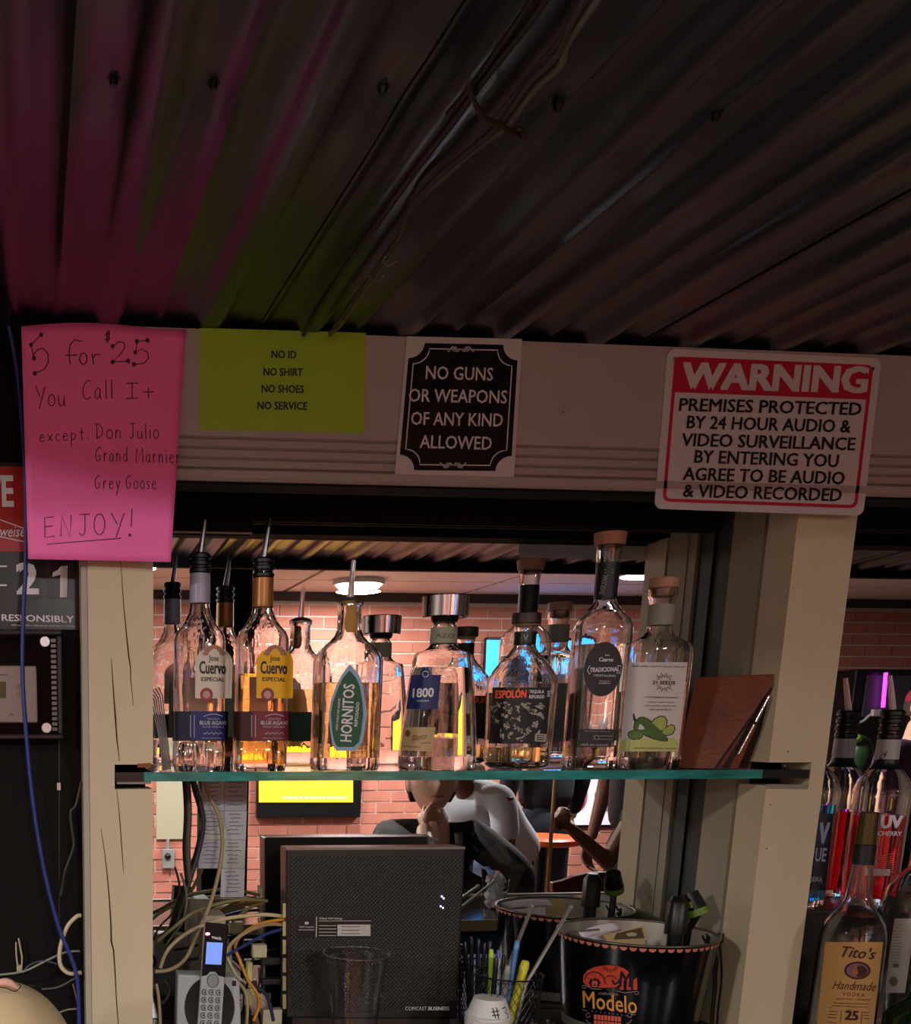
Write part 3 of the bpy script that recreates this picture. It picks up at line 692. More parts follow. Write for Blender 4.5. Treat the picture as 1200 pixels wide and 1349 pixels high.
# black canopy column, bar counter in front of the camera
p0, p1 = rp(266, 760, 4.5), rp(329, 760, 4.5)
mb = MB(); mb.box((p0.x, p0.y-.07, 0), (p1.x, p0.y+.07, zc-.001)); tag(mb.build('square_column', m_black, bevel=.004), 'square black room column mirrored left of the yellow-labelled bottle', 'column')
BT = EYE-.55; by0, by1 = 2*YM-3.36, 2*YM-2.90
m_bar = mat('bar_top', '#3a342c', .12, var=.25, vscale=7)
O = thing('bar_counter', (1, .7, 0), 'dark glossy customer bar counter with a pale nosing, mirrored under the iced cup', 'counter')
mb = MB(); mb.box((-1.2, by0+.012, BT-.035), (2.2, by1-.008, BT)); mb.build('countertop', m_bar, O)
mb = MB(); mb.box((-1.2, by0, BT-.04), (2.2, by0+.0118, BT+.004)); mb.build('nosing', mat('nosing_cream', '#d8cdaa', .4), O)
mb = MB(); mb.box((-1.2, by1-.0078, BT-.03), (2.2, by1, BT+.002)); mb.build('rear_edge', mat('nosing_metal', '#b9ab84', .3), O)
mb = MB(); mb.box((-1.2, by0+.03, 0), (2.2, by0+.08, BT-.036)); mb.build('front_panel', m_black, O)
mb = MB(); q0, q1 = rp(612, 1228, 2.95), rp(668, 1262, 2.95); mb.box((q0.x-.1, by1-.3, .55), (q1.x, by1-.06, BT-.04)); tag(mb.build('storage_crate', mat('blue_plastic', '#2d5f8a', .4), bevel=.01), 'blue plastic crate kept under the customer bar', 'crate')
# iced cup on the bar
O = thing('plastic_cup', rp(650, 1206, 3.1), 'clear plastic cup full of ice on the customer bar, seen in the mirror', 'cup')
c = O.location.copy(); c.z = BT+.001; O.location = c; ORG[O] = c.copy()
hh = .122
mb = MB(); mb.lathe(c, [(0, .031), (.02, .033), (hh, .0445), (hh+.001, .046), (hh-.002, .0445), (.02, .0325), (.002, .0305)], 28, cap=False); mb.build('wall', mat('cup_plastic', (.98, .98, .99), .02, trans=1, ior=1.06), O, smooth=True)
m_ice = mat('ice', '#f6f8f8', .3, var=.1, vscale=50, bump=.5, bscale=80, spec=.6)
for k in range(16):
    z = .016+(k//4)*.024; a = k*1.57+(k//4)*.6; mb = MB(); r = .015
    pc = c+Vector((math.cos(a)*r, math.sin(a)*r, z)); R_ = Matrix.Rotation(k*.7, 3, 'X') @ Matrix.Rotation(k*1.1, 3, 'Z'); h_ = .0118
    q = MB(); q.box((-h_, -h_, -h_), (h_, h_, h_)); mb.add([pc+R_ @ v for v in q.v], q.f); mb.build('ice_cube', m_ice, O, bevel=.003)
# added fill light under the canopy, unseen above the frame; its mirror image falls behind the left post
LP = Vector((.27, .50, cz(.5)-.085))
O = thing('added_fill_lamp', tuple(LP), 'added fill light, unseen above the frame, under the corrugated canopy near its open edge', 'lamp')
mb = MB(); mb.cyl(LP+Vector((0, 0, .03)), LP+Vector((0, 0, .075)), .014); mb.build('socket', m_black2, O)
mb = MB(); mb.ball(LP-Vector((0, 0, 0)), .020, 16, 10); mb.build('bulb', mat('fill_bulb_glow', (1, .93, .8), .4, emis=FILL_BULB), O, smooth=True)
# wall screens, poster, wall sundries  (all on the far brick wall)
def wallbox(name, x0, y0, x1, y1, th, m, parent=None, Yv=WV-.005, **k):
    a_, b_ = rp(x0, y0, Yv), rp(x1, y1, Yv); m_ = MB(); m_.box((min(a_.x, b_.x), a_.y, min(a_.z, b_.z)), (max(a_.x, b_.x), a_.y+th, max(a_.z, b_.z))); return m_.build(name, m, parent, **k)
O = thing('television', rp(405, 1075, WV-.02), 'wall television with a bright yellow picture, mirrored below the shelf on the left', 'television')
wallbox('case', 338, 985, 472, 1076, .05, m_black2, O, bevel=.005)
T_ = Plane(WV-.062, True)
mb = MB(); fillquad(mb, T_, (341, 990), (465, 990), (465, 1057), (341, 1057), .0, 2, 2); mb.build('screen', mat('screen_yellow', (1, .55, .03), .3, emis=.75), O)
mb = MB(); txt(mb, T_, 'ESPAÑA', 380, 1042, 420, 1042, 6, .01, off=.001) if False else None
for k in range(12):
    x = 372+k*7.2; ribbon(mb, T_, [(x, 1049), (x+1.5, 1052), (x+4, 1049.5), (x+5, 1053)], 1.2, .002)
mb.build('caption', mat('screen_caption', (.5, .6, .8), .3, emis=.9), O)
O = thing('television', rp(720, 950, WV-.02), 'wall television showing a vivid blue picture, mirrored between the skeleton bottle and the tall bottle', 'television')
wallbox('case', 638, 840, 764, 904, .05, m_black2, O, bevel=.005)
mb = MB(); fillquad(mb, T_, (641, 843), (769, 844), (765, 901), (639, 901), .0, 2, 2); mb.build('screen', mat('screen_blue', (.03, .33, 1), .3, emis=2.0), O)
O = thing('wall_poster', rp(765, 1088, WV-.01), 'white wall poster with a pink balloon-like oval, mirrored beside the cue stick', 'poster')
wallbox('sheet', 728, 1020, 830, 1086, .012, mat('poster_white_glow', '#f0eef4', .5, emis=.25), O)  # paper sheet with a faint glow built into its colour
P_ = Plane(WV-.02, True)
mb = MB(); disc(mb, P_, 761, 1046, 13, 23, .002); mb.build('oval', mat('poster_pink', '#c9607f', .5), O)
mb = MB(); disc(mb, P_, 757, 1056, 3, 9, .004); disc(mb, P_, 766, 1054, 4, 10, .004); disc(mb, P_, 742, 1040, 6, 6, .002); mb.build('print', mat('poster_dark', '#7a2638', .5), O)
mb = MB(); disc(mb, P_, 790, 1048, 7, 8, .002); disc(mb, P_, 800, 1064, 5, 5, .002); mb.build('print', mat('poster_grey', '#8d92a8', .5), O)
wallbox('frame', 728, 1087, 830, 1089.5, .016, m_black2, O)
O = thing('wall_poster', rp(225, 1105, WV-.01), 'plain cream panel on the brick wall, mirrored at the far left under the shelf', 'poster')
wallbox('sheet', 206, 960, 243, 1105, .012, mat('cream_panel', '#aaa389', .6, emis=0), O)
O = thing('wall_outlet', rp(221, 1140, WV-.01), 'grey electrical box on the brick wall under the cream panel', 'outlet')
wallbox('plate', 213, 1118, 229, 1143, .04, mat('outlet_grey', '#8b8b86', .4), O, bevel=.004)
mb = MB(); q = rp(221, 1128, WV-.05); mb.ball(q, (.022, .02, .022)); mb.build('plug', m_black2, O, smooth=True)
mb = MB(); mb.tube([rp(221, 1105, WV-.02), rp(221, 1119, WV-.02)], .012, 8); mb.build('conduit', mat('outlet_grey', '#8b8b86', .4), O)
# lower dark red wall band left
wallbox('panel', 330, 1058+20, 430, 1118, .006, mat('dark_red_paint', '#5d2f2b', .6), None) if False else None
# right mirror: black cabinet, magenta tube, orange door, green ball, person in purple
O = thing('speaker_cabinet', rp(1135, 960, WV-.3), 'black cabinet mirrored behind the red vodka pourers', 'cabinet')
wallbox('case', 1080, 885, 1112, 1180, .35, m_black2, O, bevel=.01)
wallbox('front_panel', 1092, 893, 1140, 945, .36, mat('cabinet_grey', '#45474c', .4), O)
mb = MB(); mb.tube([rp(1167, 886, 6.8), rp(1163, 932, 6.8)], .012, 8); tag(mb.build('neon_tube', mat('neon_magenta', (.8, .05, .9), .4, emis=2.5), smooth=True), 'short magenta neon tube mirrored next to the metal pourer', 'lamp')
mb = MB(); mb.tube([rp(1120, 952, 6.75), rp(1135, 951, 6.75), rp(1146, 942, 6.75), rp(1155, 939, 6.75)], .009, 8); o = mb.build('cable', mat('cable_white', '#c9c9c4', .5), smooth=True); tag(o, 'white cable and plug mirrored between the two pourers', 'cable')
mb = MB(); q = rp(1153, 939, 6.74); mb.box(q-Vector((.028, .01, .022)), q+Vector((.028, .02, .022))); mb.build('plug', mat('cable_white', '#c9c9c4', .5), o, bevel=.004)
O = thing('wooden_door', rp(1200, 1000, WV-.02), 'orange wooden door mirrored at the right frame edge', 'door')
for k, x in enumerate((1168, 1179, 1190, 1201, 1212)): wallbox('plank', x, 886, x+10-56, 1300, .04, mat('orange_wood%d' % (k % 2), ['#a8501e', '#e08a2e'][k % 2], .5), O)
O = thing('green_ball', rp(1131, 1000, 5.9), 'dark green ribbed ball with a lime cap mirrored between the two pourers', 'ball')
mb = MB(); q = rp(1131, 998, 5.9); mb.ball(q, (.075, .075, .13), 20, 14); mb.build('ball', mat('dark_green', '#1f3a22', .4, var=.4, vscale=12, stretch=(1, 1, 6)), O, smooth=True)
mb = MB(); q = rp(1124, 973, 5.88); mb.ball(q, (.045, .05, .03)); mb.build('cap', mat('lime', '#7fc02a', .4), O, smooth=True)
mb = MB(); q = rp(1131, 1018, 5.9); mb.cyl(q, (q.x, q.y, 0), .02); mb.lathe((q.x, q.y, 0), [(0, .2), (.02, .19), (.03, .02)]); mb.build('stand', m_black2, O)

# ---------------------------------------------------------------- people (bodies grown with the Skin modifier, one surface each)
def skinmesh(J, E, lvl=2):
    """J: name -> (point, (rx, ry)); E: edges"""
    names = list(J); idx = {n: i for i, n in enumerate(names)}
    me = bpy.data.meshes.new('s'); me.from_pydata([J[n][0] for n in names], [(idx[a], idx[b]) for a, b in E], []); o = bpy.data.objects.new('s', me); C.objects.link(o)
    o.modifiers.new('skin', 'SKIN'); sv = me.skin_vertices[0].data
    for i, n in enumerate(names):
        r = J[n][1]; sv[i].radius = r if isinstance(r, tuple) else (r, r); sv[i].use_root = (i == 0)
    s = o.modifiers.new('sub', 'SUBSURF'); s.levels = lvl; s.render_levels = lvl
    dg = bpy.context.evaluated_depsgraph_get(); m2 = bpy.data.meshes.new_from_object(o.evaluated_get(dg))
    vv = [v.co.copy() for v in m2.vertices]; ff = [tuple(p.vertices) for p in m2.polygons]
    bpy.data.objects.remove(o); bpy.data.meshes.remove(me); bpy.data.meshes.remove(m2); return vv, ff
def head(mb, c, face, up=Vector((0, 0, 1)), s=1.0):
    """face: direction the face looks; c: centre of the skull"""
    f = Vector(face).normalized(); r = f.cross(up).normalized(); u = r.cross(f).normalized()
    def W(x, y, z): return c+(r*x+f*y+u*z)*s
    nu, nv = 32, 24; vv = []; ff = []
    for j in range(nv+1):
        ph = math.pi*(j/nv-.5)
        for i in range(nu):
            t = 2*math.pi*i/nu; x = math.cos(ph)*math.sin(t); y = math.cos(ph)*math.cos(t); z = math.sin(ph)
            X, Y, Z = x*.076, y*.095, z*.118
            if z < -.1: X *= 1-.30*min(1, (-z-.1)/.9)**1.2; Y *= (1-.12*(-z)) if y > 0 else (1-.42*(-z))
            if y > .45:
                g = math.exp(-((x)/.14)**2)
                Y += .024*g*math.exp(-((z+.17)/.14)**2)+.010*g*math.exp(-((z+.02)/.2)**2)      # nose
                Y += .007*math.exp(-(x/.30)**2)*math.exp(-((z+.47)/.10)**2)                      # mouth
                Y += .010*math.exp(-(x/.30)**2)*math.exp(-((z+.86)/.16)**2)                      # chin
                Y -= .012*math.exp(-((abs(x)-.36)/.15)**2)*math.exp(-((z-.06)/.11)**2)           # eye sockets
                Y += .006*math.exp(-((abs(x)-.36)/.25)**2)*math.exp(-((z-.24)/.09)**2)           # brows
                Y -= .005*g*math.exp(-((z+.56)/.05)**2)
            vv.append(W(X, Y, Z))
    for j in range(nv):
        for i in range(nu): ff.append((j*nu+i, j*nu+(i+1) % nu, (j+1)*nu+(i+1) % nu, (j+1)*nu+i))
    ff.append(tuple(range(nu))[::-1]); ff.append(tuple(range(nv*nu, nv*nu+nu)))
    mb.add(vv, ff)
    for sx in (-1, 1):
        q = MB(); q.ball((0, 0, 0), (.010, .020, .032), 12, 8); mb.add([W(sx*(.077+v.x), v.y-.005, v.z-.008) for v in q.v], q.f)
    return W
def hairmesh(W, s, back=.0, low=-.35, vol=1.10):
    mb = MB(); nu, nv = 30, 14; vv = []
    for j in range(nv+1):
        for i in range(nu):
            t = 2*math.pi*i/nu; y = math.cos(t); z0 = (.50 if y > .55 else (.12 if y > .1 else low)); z = z0+(1-z0)*j/nv; ph = math.asin(min(1, max(-1, z)))
            k = vol+.03*math.sin(i*2.1+j*1.7); vv.append(W(.076*math.cos(ph)*math.sin(t)*k, .095*math.cos(ph)*y*k-(.004), .118*z*(k if z > .3 else 1)))
    mb.add(vv, [(j*nu+i, j*nu+(i+1) % nu, (j+1)*nu+(i+1) % nu, (j+1)*nu+i) for j in range(nv) for i in range(nu)]+[tuple(range(nv*nu, nv*nu+nu))]); return mb
def finish_body(mb, m, O, vox=.005):
    o = mb.build('body', m, O, smooth=False)
    r = o.modifiers.new('remesh', 'REMESH'); r.mode = 'VOXEL'; r.voxel_size = vox; r.use_smooth_shade = True
    s = o.modifiers.new('smooth', 'SMOOTH'); s.factor = .5; s.iterations = 2
    return o
def hand_fist(mb, wrist, d, n, s=1.0, curl=1.2, thumb=1):
    """palm plus five bent fingers; d points from wrist to knuckles, n is the palm normal (fingers curl to it)"""
    d = Vector(d).normalized(); n = Vector(n); n = (n-d*n.dot(d)).normalized(); sd = d.cross(n).normalized()*thumb; w = Vector(wrist)
    def W(a, b, c): return w+(sd*a+d*b+n*c)*s
    q = MB(); q.ball((0, 0, 0), (.042, .050, .016), 14, 10); mb.add([W(v.x, v.y+.05, v.z) for v in q.v], q.f)
    for k, (x, L) in enumerate(((-.031, .062), (-.011, .074), (.010, .080), (.030, .072))):
        pts = [W(x*.8, .07, 0), W(x, .092, 0)]; a = 0; p = Vector((x, .092, 0))
        for seg in (.45, .32, .23):
            a += curl*seg*1.9; p = p+Vector((0, math.cos(a)*L*seg*1.3, math.sin(a)*L*seg*1.3)); pts.append(W(*p))
        mb.tube(pts, lambda t: .0092-.0018*t, 8, 2)
        mb.ball(pts[-1], .0075*s, 8, 6)
    mb.tube([W(.03, .025, .004), W(.050, .045, .012), W(.052, .070, .024), W(.040, .088, .034)], lambda t: .0115-.003*t, 8, 2); mb.ball(W(.040, .088, .034), .009*s, 8, 6)
m_skin = mat('skin', '#efbda0', .5, var=.06, vscale=30); m_skin2 = mat('skin_brown', '#6f4533', .5, var=.06, vscale=30)
def V(*a): return Vector(a)
def flipv(p): return Vector((p.x, 2*YM-p.y, p.z))
def person(label, base, parts, group=None): return thing('person', base, label, 'person', group)

# seated man in a black camouflage jacket, chin on his fist (mirror image: he looks to picture right)
Yv = 3.84; H = rp(570, 1028, Yv)   # skull centre
O = person('seated person in a dark camouflage jacket, chin on fist, mirrored above the router', (H.x, H.y, 0), None)
fd = V(-.16, 1, .06)
body = MB(); Wm = head(body, H, fd, s=1.1)
sh = H+V(.02, -.02, -.21)
J = {'hip': (V(H.x, H.y-.15, .78), .13), 'ch': (V(H.x, H.y-.07, H.z-.42), .15), 'neck0': (sh+V(0, 0, .03), .07), 'neck1': (H+V(.0, -.02, -.10), .058),
     'lk': (V(H.x-.16, H.y+.30, .74), .075), 'lf': (V(H.x-.16, H.y+.28, .30), .05), 'rk': (V(H.x+.16, H.y+.30, .74), .075), 'rf': (V(H.x+.16, H.y+.28, .30), .05),
     'lt': (V(H.x-.16, H.y+.42, .27), .04), 'rt': (V(H.x+.16, H.y+.42, .27), .04)}
vv, ff = skinmesh(J, [('hip', 'ch'), ('ch', 'neck0'), ('neck0', 'neck1'), ('hip', 'lk'), ('lk', 'lf'), ('lf', 'lt'), ('hip', 'rk'), ('rk', 'rf'), ('rf', 'rt')]); body.add(vv, ff)
fist = H+V(-.055, .085, -.150); elb = V(H.x-.20, .50, BT+.065); 
wr_ = fist+(elb-fist).normalized()*.06
hand_fist(body, wr_, fist-wr_+V(0, 0, .02), V(.9, .3, .1), 1.0, 1.7)
elb2 = V(H.x+.24, .30, BT+.02); han2 = V(H.x+.10, .42, BT-.10)
body.tube([elb2, han2+V(.05, 0, 0)], lambda t: .04-.014*t, 10, 1); hand_fist(body, han2+V(.05, 0, 0), V(-.6, .1, -.6), V(0, 0, -1), 1.0, .7)
body.tube([elb, wr_], lambda t: .042-.014*t, 10, 1)
finish_body(body, m_skin, O)
hm = hairmesh(Wm, 1, low=-.62, vol=1.14); hm.build('hair', mat('hair_brown', '#3a2c22', .7), O, smooth=True)
mb = MB()
for sx in (-1, 1):
    mb.ball(Wm(sx*.030, .076, .010), .0115, 10, 8)
mb.build('eyes', mat('eye_white', '#d9d4cc', .2), O, smooth=True)
mb = MB()
for sx in (-1, 1): mb.ball(Wm(sx*.030, .0855, .010), .0045, 8, 6)
mb.build('irises', m_ink, O, smooth=True)
mb = MB(); mb.tube([Wm(-.024, .090, -.055), Wm(-.01, .1005, -.0515), Wm(0, .1015, -.053), Wm(.01, .1005, -.0515), Wm(.024, .090, -.055)], lambda t: .0036*math.sin(math.pi*min(.95, max(.05, t)))+.0006, 8); mb.build('lips', mat('lips', '#9a5548', .5), O, smooth=True)
m_camo = mat('camo_jacket', '#232325', .8, var=0); nt = m_camo.node_tree
tc = nt.nodes.new('ShaderNodeTexCoord'); vo = nt.nodes.new('ShaderNodeTexVoronoi'); vo.inputs['Scale'].default_value = 9; cr = nt.nodes.new('ShaderNodeValToRGB'); cr.color_ramp.interpolation = 'CONSTANT'
nt.links.new(tc.outputs['Object'], vo.inputs['Vector']); nt.links.new(vo.outputs['Color'], cr.inputs[0]); nt.links.new(cr.outputs[0], nt.nodes['Principled BSDF'].inputs['Base Color'])
for i, (p, c_) in enumerate(((0, '#15151a'), (.4, '#2b2b30'), (.62, '#4a4845'), (.8, '#1c1d26'))):
    e = cr.color_ramp.elements[i] if i < 2 else cr.color_ramp.elements.new(p); e.position = p; e.color = S(c_)
J = {'hip': (V(H.x, H.y-.15, .74), (.17, .13)), 'ch': (V(H.x+.01, H.y-.08, H.z-.45), (.19, .14)), 'up': (V(H.x+.01, H.y-.05, H.z-.23), (.12, .11)), 'col': (V(H.x+.02, H.y-.04, H.z-.17), (.075, .075)),
     'ls': (V(H.x-.16, H.y-.03, H.z-.21), .075), 'le': (V(H.x-.22, .36, BT+.14), .06), 'lw': (wr_+(elb-wr_)*.22, .036), 'lm': (elb, .048),
     'rs': (V(H.x+.18, H.y-.04, H.z-.21), .075), 're': (elb2+V(0, -.03, .02), .06), 'rw': (han2+V(.07, 0, .01), .04)}
vv, ff = skinmesh(J, [('hip', 'ch'), ('ch', 'up'), ('up', 'col'), ('up', 'ls'), ('ls', 'le'), ('le', 'lm'), ('lm', 'lw'), ('up', 'rs'), ('rs', 're'), ('re', 'rw')])
mb = MB(); mb.add(vv, ff); mb.build('jacket', m_camo, O, smooth=True)
mb = MB(); mb.tube([V(H.x-.05, H.y+.07, H.z-.19), V(H.x-.02, H.y+.10, H.z-.30), V(H.x+.03, H.y+.12, H.z-.42)], .014, 8); mb.tube([V(H.x+.09, H.y+.05, H.z-.19), V(H.x+.09, H.y+.09, H.z-.32), V(H.x+.08, H.y+.12, H.z-.44)], .016, 8)
mb.build('collar', mat('collar_grey', '#6f6d6a', .8), O, smooth=True)
mb = MB(); vv, ff = skinmesh({'h': (V(H.x, H.y-.15, .80), .145), 'k': (V(H.x-.16, H.y+.31, .76), .085), 'a': (V(H.x-.16, H.y+.29, .36), .06), 'k2': (V(H.x+.16, H.y+.31, .76), .085), 'a2': (V(H.x+.16, H.y+.29, .36), .06)}, [('h', 'k'), ('k', 'a'), ('h', 'k2'), ('k2', 'a2')]); mb.add(vv, ff); mb.build('trousers', mat('dark_denim', '#1c2130', .8), O, smooth=True)
mb = MB()
for sx in (-.16, .16): mb.ball((H.x+sx, H.y+.37, .265), (.05, .12, .045))
mb.build('shoes', m_black2, O, smooth=True)
O2 = thing('bar_stool', (H.x, H.y-.12, 0), 'black bar stool under the seated person in the camouflage jacket', 'stool')
mb = MB(); mb.lathe((H.x, H.y-.13, 0), [(.60, .17), (.62, .19), (.655, .19), (.67, .17)], 24); mb.build('seat', m_black2, O2, smooth=True)
for k in range(4):
    mb = MB(); a = math.pi/4+k*math.pi/2; mb.cyl((H.x+.20*math.cos(a), H.y-.13+.20*math.sin(a), 0), (H.x+.12*math.cos(a), H.y-.13+.12*math.sin(a), .60), .014); mb.build('leg', m_steel, O2)
mb = MB(); mb.tube([(H.x+.17*math.cos(k*math.pi/6), H.y-.13+.17*math.sin(k*math.pi/6), .24) for k in range(13)], .009, 8, 1); mb.build('foot_ring', m_steel, O2)

def standing(label, foot, face, hgt, shirt, pants, skin, hair, bend=0.0, arm=None, hipz=.93, facing_head=None, sleeves='short', hat=None):
    """simple full figure standing at foot (x, y), torso bent forward by `bend` radians"""
    s = hgt/1.75; f = V(face[0], face[1], 0).normalized(); r = V(f.y, -f.x, 0); B0 = V(foot[0], foot[1], 0)
    O = person(label, tuple(B0), None)
    hip = B0-f*(.93-hipz)*.9+V(0, 0, hipz*s); tdir = (V(0, 0, 1)*math.cos(bend)+f*math.sin(bend)); nk = hip+tdir*.50*s; shl = hip+tdir*.45*s
    hd = nk+(tdir*.6+V(0, 0, .25)+f*.15).normalized()*.20*s
    body = MB(); hf = Vector(facing_head) if facing_head else (f-V(0, 0, .25)*math.sin(bend)); Wm = head(body, hd, hf, s=s)
    J = {'hip': (hip, .09*s), 'ch': (hip+tdir*.30*s, .11*s), 'nk': (nk, .06*s), 'n2': (hd+(nk-hd)*.35, .055*s)}; E_ = [('hip', 'ch'), ('ch', 'nk'), ('nk', 'n2')]
    TP = {}
    for i, sg_ in enumerate((-1, 1)):
        q = B0+r*sg_*.12*s; J['k%d' % i] = (q+V(0, 0, (.49-.3*(.93-hipz))*s)+f*(.03+(.93-hipz)*1.2), .062*s); J['a%d' % i] = (q+V(0, 0, .09*s), .042*s); J['t%d' % i] = (q+V(0, 0, .04*s)+f*.14*s, .035*s); E_ += [('hip', 'k%d' % i), ('k%d' % i, 'a%d' % i), ('a%d' % i, 't%d' % i)]
    vv, ff = skinmesh(J, E_); body.add(vv, ff)
    ends = []
    for i, sg_ in enumerate((-1, 1)):
        sp = shl+r*sg_*.19*s
        if arm and arm[i]: el, wr2 = Vector(arm[i][0]), Vector(arm[i][1])
        else: el = sp+V(0, 0, -.29*s)+r*sg_*.05; wr2 = el+V(0, 0, -.24*s)+f*.06
        body.tube([sp, el], lambda t: (.052-.012*t)*s, 10, 1); body.ball(el, .040*s); body.tube([el, wr2], lambda t: (.040-.014*t)*s, 10, 1); hand_fist(body, wr2, wr2-el, -r*sg_ if not (arm and arm[i]) else r*sg_, s, 1.5 if arm and arm[i] else .6); ends.append((sp, el, wr2))
    finish_body(body, skin, O, .007)
    hm = hairmesh(Wm, s, low=-.45); hm.build('hair', hair, O, smooth=True)
    mb = MB()
    for sx in (-1, 1): mb.ball(Wm(sx*.030, .077, .010), .0115*s, 10, 8)
    mb.build('eyes', mat('eye_white', '#d9d4cc', .2), O, smooth=True)
    Jt = {'h': (hip-tdir*.06*s, (.165*s, .13*s)), 'c': (hip+tdir*.27*s, (.175*s, .135*s)), 'u': (hip+tdir*.43*s, (.12*s, .10*s)), 'n': (nk, .066*s)}; Et = [('h', 'c'), ('c', 'u'), ('u', 'n')]
    for i, (sp, el, wr2) in enumerate(ends):
        Jt['s%d' % i] = (sp, .076*s); Jt['e%d' % i] = (sp.lerp(el, .75) if sleeves == 'short' else el, .062*s); Et += [('u', 's%d' % i), ('s%d' % i, 'e%d' % i)]
        if sleeves == 'long': Jt['w%d' % i] = (wr2.lerp(el, .06), .042*s); Et.append(('e%d' % i, 'w%d' % i))
    mb = MB(); vv, ff = skinmesh(Jt, Et); mb.add(vv, ff); mb.build('shirt' if sleeves == 'short' else 'jacket', shirt, O, smooth=True)
    Jp = {'w': (hip+tdir*.07*s, .15*s), 'h': (hip-V(0, 0, .02), .16*s)}; Ep = [('w', 'h')]
    for i, sg_ in enumerate((-1, 1)):
        q = B0+r*sg_*.12*s; Jp['k%d' % i] = (q+V(0, 0, (.49-.3*(.93-hipz))*s)+f*(.03+(.93-hipz)*1.2), .082*s); Jp['a%d' % i] = (q+V(0, 0, .09*s), .065*s); Ep += [('h', 'k%d' % i), ('k%d' % i, 'a%d' % i)]
    mb = MB(); vv, ff = skinmesh(Jp, Ep); mb.add(vv, ff); mb.build('trousers', pants, O, smooth=True)
    mb = MB()
    for sg_ in (-1, 1):
        q = B0+r*sg_*.12*s+f*.06*s+V(0, 0, .045); qq = MB(); qq.ball((0, 0, 0), (.045*s, .13*s, .045)); mb.add([q+r*v.x+f*v.y+V(0, 0, v.z) for v in qq.v], qq.f)
    mb.build('shoes', m_black2, O, smooth=True)
    if hat: q = MB(); nu = 24; q.grid(lambda u, v: Wm(.086*math.cos(v*1.57)*math.sin(u*6.2832), .106*math.cos(v*1.57)*math.cos(u*6.2832), .03+.105*math.sin(v*1.57)), nu, 8); q.build('cap', hat, O, smooth=True)
    return O, Wm
m_jean = mat('denim', '#2c3a60', .8, var=.15, vscale=30); m_hair = mat('hair_brown', '#3a2c22', .7); m_dk = mat('dark_cloth', '#191a22', .85); m_blk = mat('black_tee', '#101014', .8)
w0 = rp(660, 1160, 4.95)
standing('person in a white T-shirt and jeans bending forward, mirrored behind the seated person', (w0.x-.02, w0.y), (-.75, .35), 1.72, mat('white_tee', '#c6cbd2', .85), m_jean, m_skin2, m_hair, bend=.85, hipz=.80)
d0 = rp(715, 1090, 6.0)
standing('person in a dark jacket standing behind the white T-shirt, back turned', (d0.x, d0.y), (-.2, -1), 1.78, m_dk, mat('dark_denim', '#1c2130', .8), m_skin, m_hair, sleeves='long')
k0 = rp(826, 1100, 4.9); hp_ = rp(737, 1076, 4.75); el_ = rp(800, 1135, 4.8)
standing('person in a black T-shirt holding an upright cue, mirrored at the right mirror edge', (k0.x+.06, k0.y), (-1, .3), 1.74, m_blk, m_blk, m_skin2, m_hair, arm=[None, (tuple(el_), tuple(rp(748, 1088, 4.76)))])
c0, c1 = rp(733, 1000, 4.70), rp(721.5, 1162, 4.70); dv = (c1-c0).normalized(); bot = c1+dv*((c1.z-.02)/-dv.z)
mb = MB(); mb.tube([c0-dv*.18, bot], lambda t: .007+.007*t, 10, 1); tag(mb.build('cue_stick', mat('cue_wood', '#b58a5c', .3)), 'pale wooden pool cue held upright by the person in the black T-shirt', 'cue')
pp = rp(1195, 1030, 5.6)
standing('person in a purple top with a red cap, mirrored at the right frame edge', (pp.x, pp.y), (.2, 1), 1.62, mat('purple_cloth', '#5a3a63', .8), m_dk, m_skin, m_hair, hat=mat('cap_red', '#8c1d2c', .7))
# orange stool and the dark red chair
s0 = rp(714, 1104, 5.35)
O = thing('orange_stool', (s0.x, s0.y, 0), 'round orange-topped high table between the people, mirrored beside the cue', 'table')
mb = MB(); mb.lathe((s0.x, s0.y, 0), [(s0.z-.03, .19), (s0.z-.022, .205), (s0.z, .205), (s0.z+.01, .19)], 28); mb.build('tabletop', mat('orange_plastic', '#e0561e', .35), O, smooth=True)
mb = MB(); mb.cyl((s0.x, s0.y, .02), (s0.x, s0.y, s0.z-.03), .03); mb.build('pole', m_black2, O)
mb = MB(); mb.lathe((s0.x, s0.y, 0), [(0, .2), (.012, .2), (.03, .04)], 24); mb.build('base', m_black2, O)
Yc_ = 4.05; O = thing('wooden_chair', tuple(Vector((rp(770, 1180, Yc_).x, 2*YM-Yc_, 0))), 'dark red wooden chair with a curved back, mirrored at the lower right of the mirror', 'chair')
pts = [(728, 1188), (728, 1163), (742, 1160), (758, 1154), (775, 1150), (795, 1149), (822, 1150), (822, 1188)]
mb = MB(); mb.prism([rp(x, y, Yc_) for x, y in pts], (0, -.03, 0)); mb.build('backrest', mat('dark_red_wood', '#5e2420', .35, var=.25, vscale=10), O, bevel=.004)
mb = MB(); disc(mb, Plane(Yc_-.002, True), 777, 1164, 4, 5, .002, 14); mb.build('knob', m_black2, O)
pa, pb = rp(728, 1188, Yc_), rp(822, 1188, Yc_)
mb = MB(); mb.box((pa.x, pa.y-.34, .45), (pb.x, pa.y, .49)); mb.build('seat', MATS['dark_red_wood'], O)
for X in (pa.x+.02, pb.x-.02):
    mb = MB(); mb.box((X-.018, pa.y-.028, 0), (X+.018, pa.y-.002, pa.z+.01)); mb.build('leg', MATS['dark_red_wood'], O)
    mb = MB(); mb.box((X-.018, pa.y-.33, 0), (X+.018, pa.y-.295, .45)); mb.build('leg', MATS['dark_red_wood'], O)
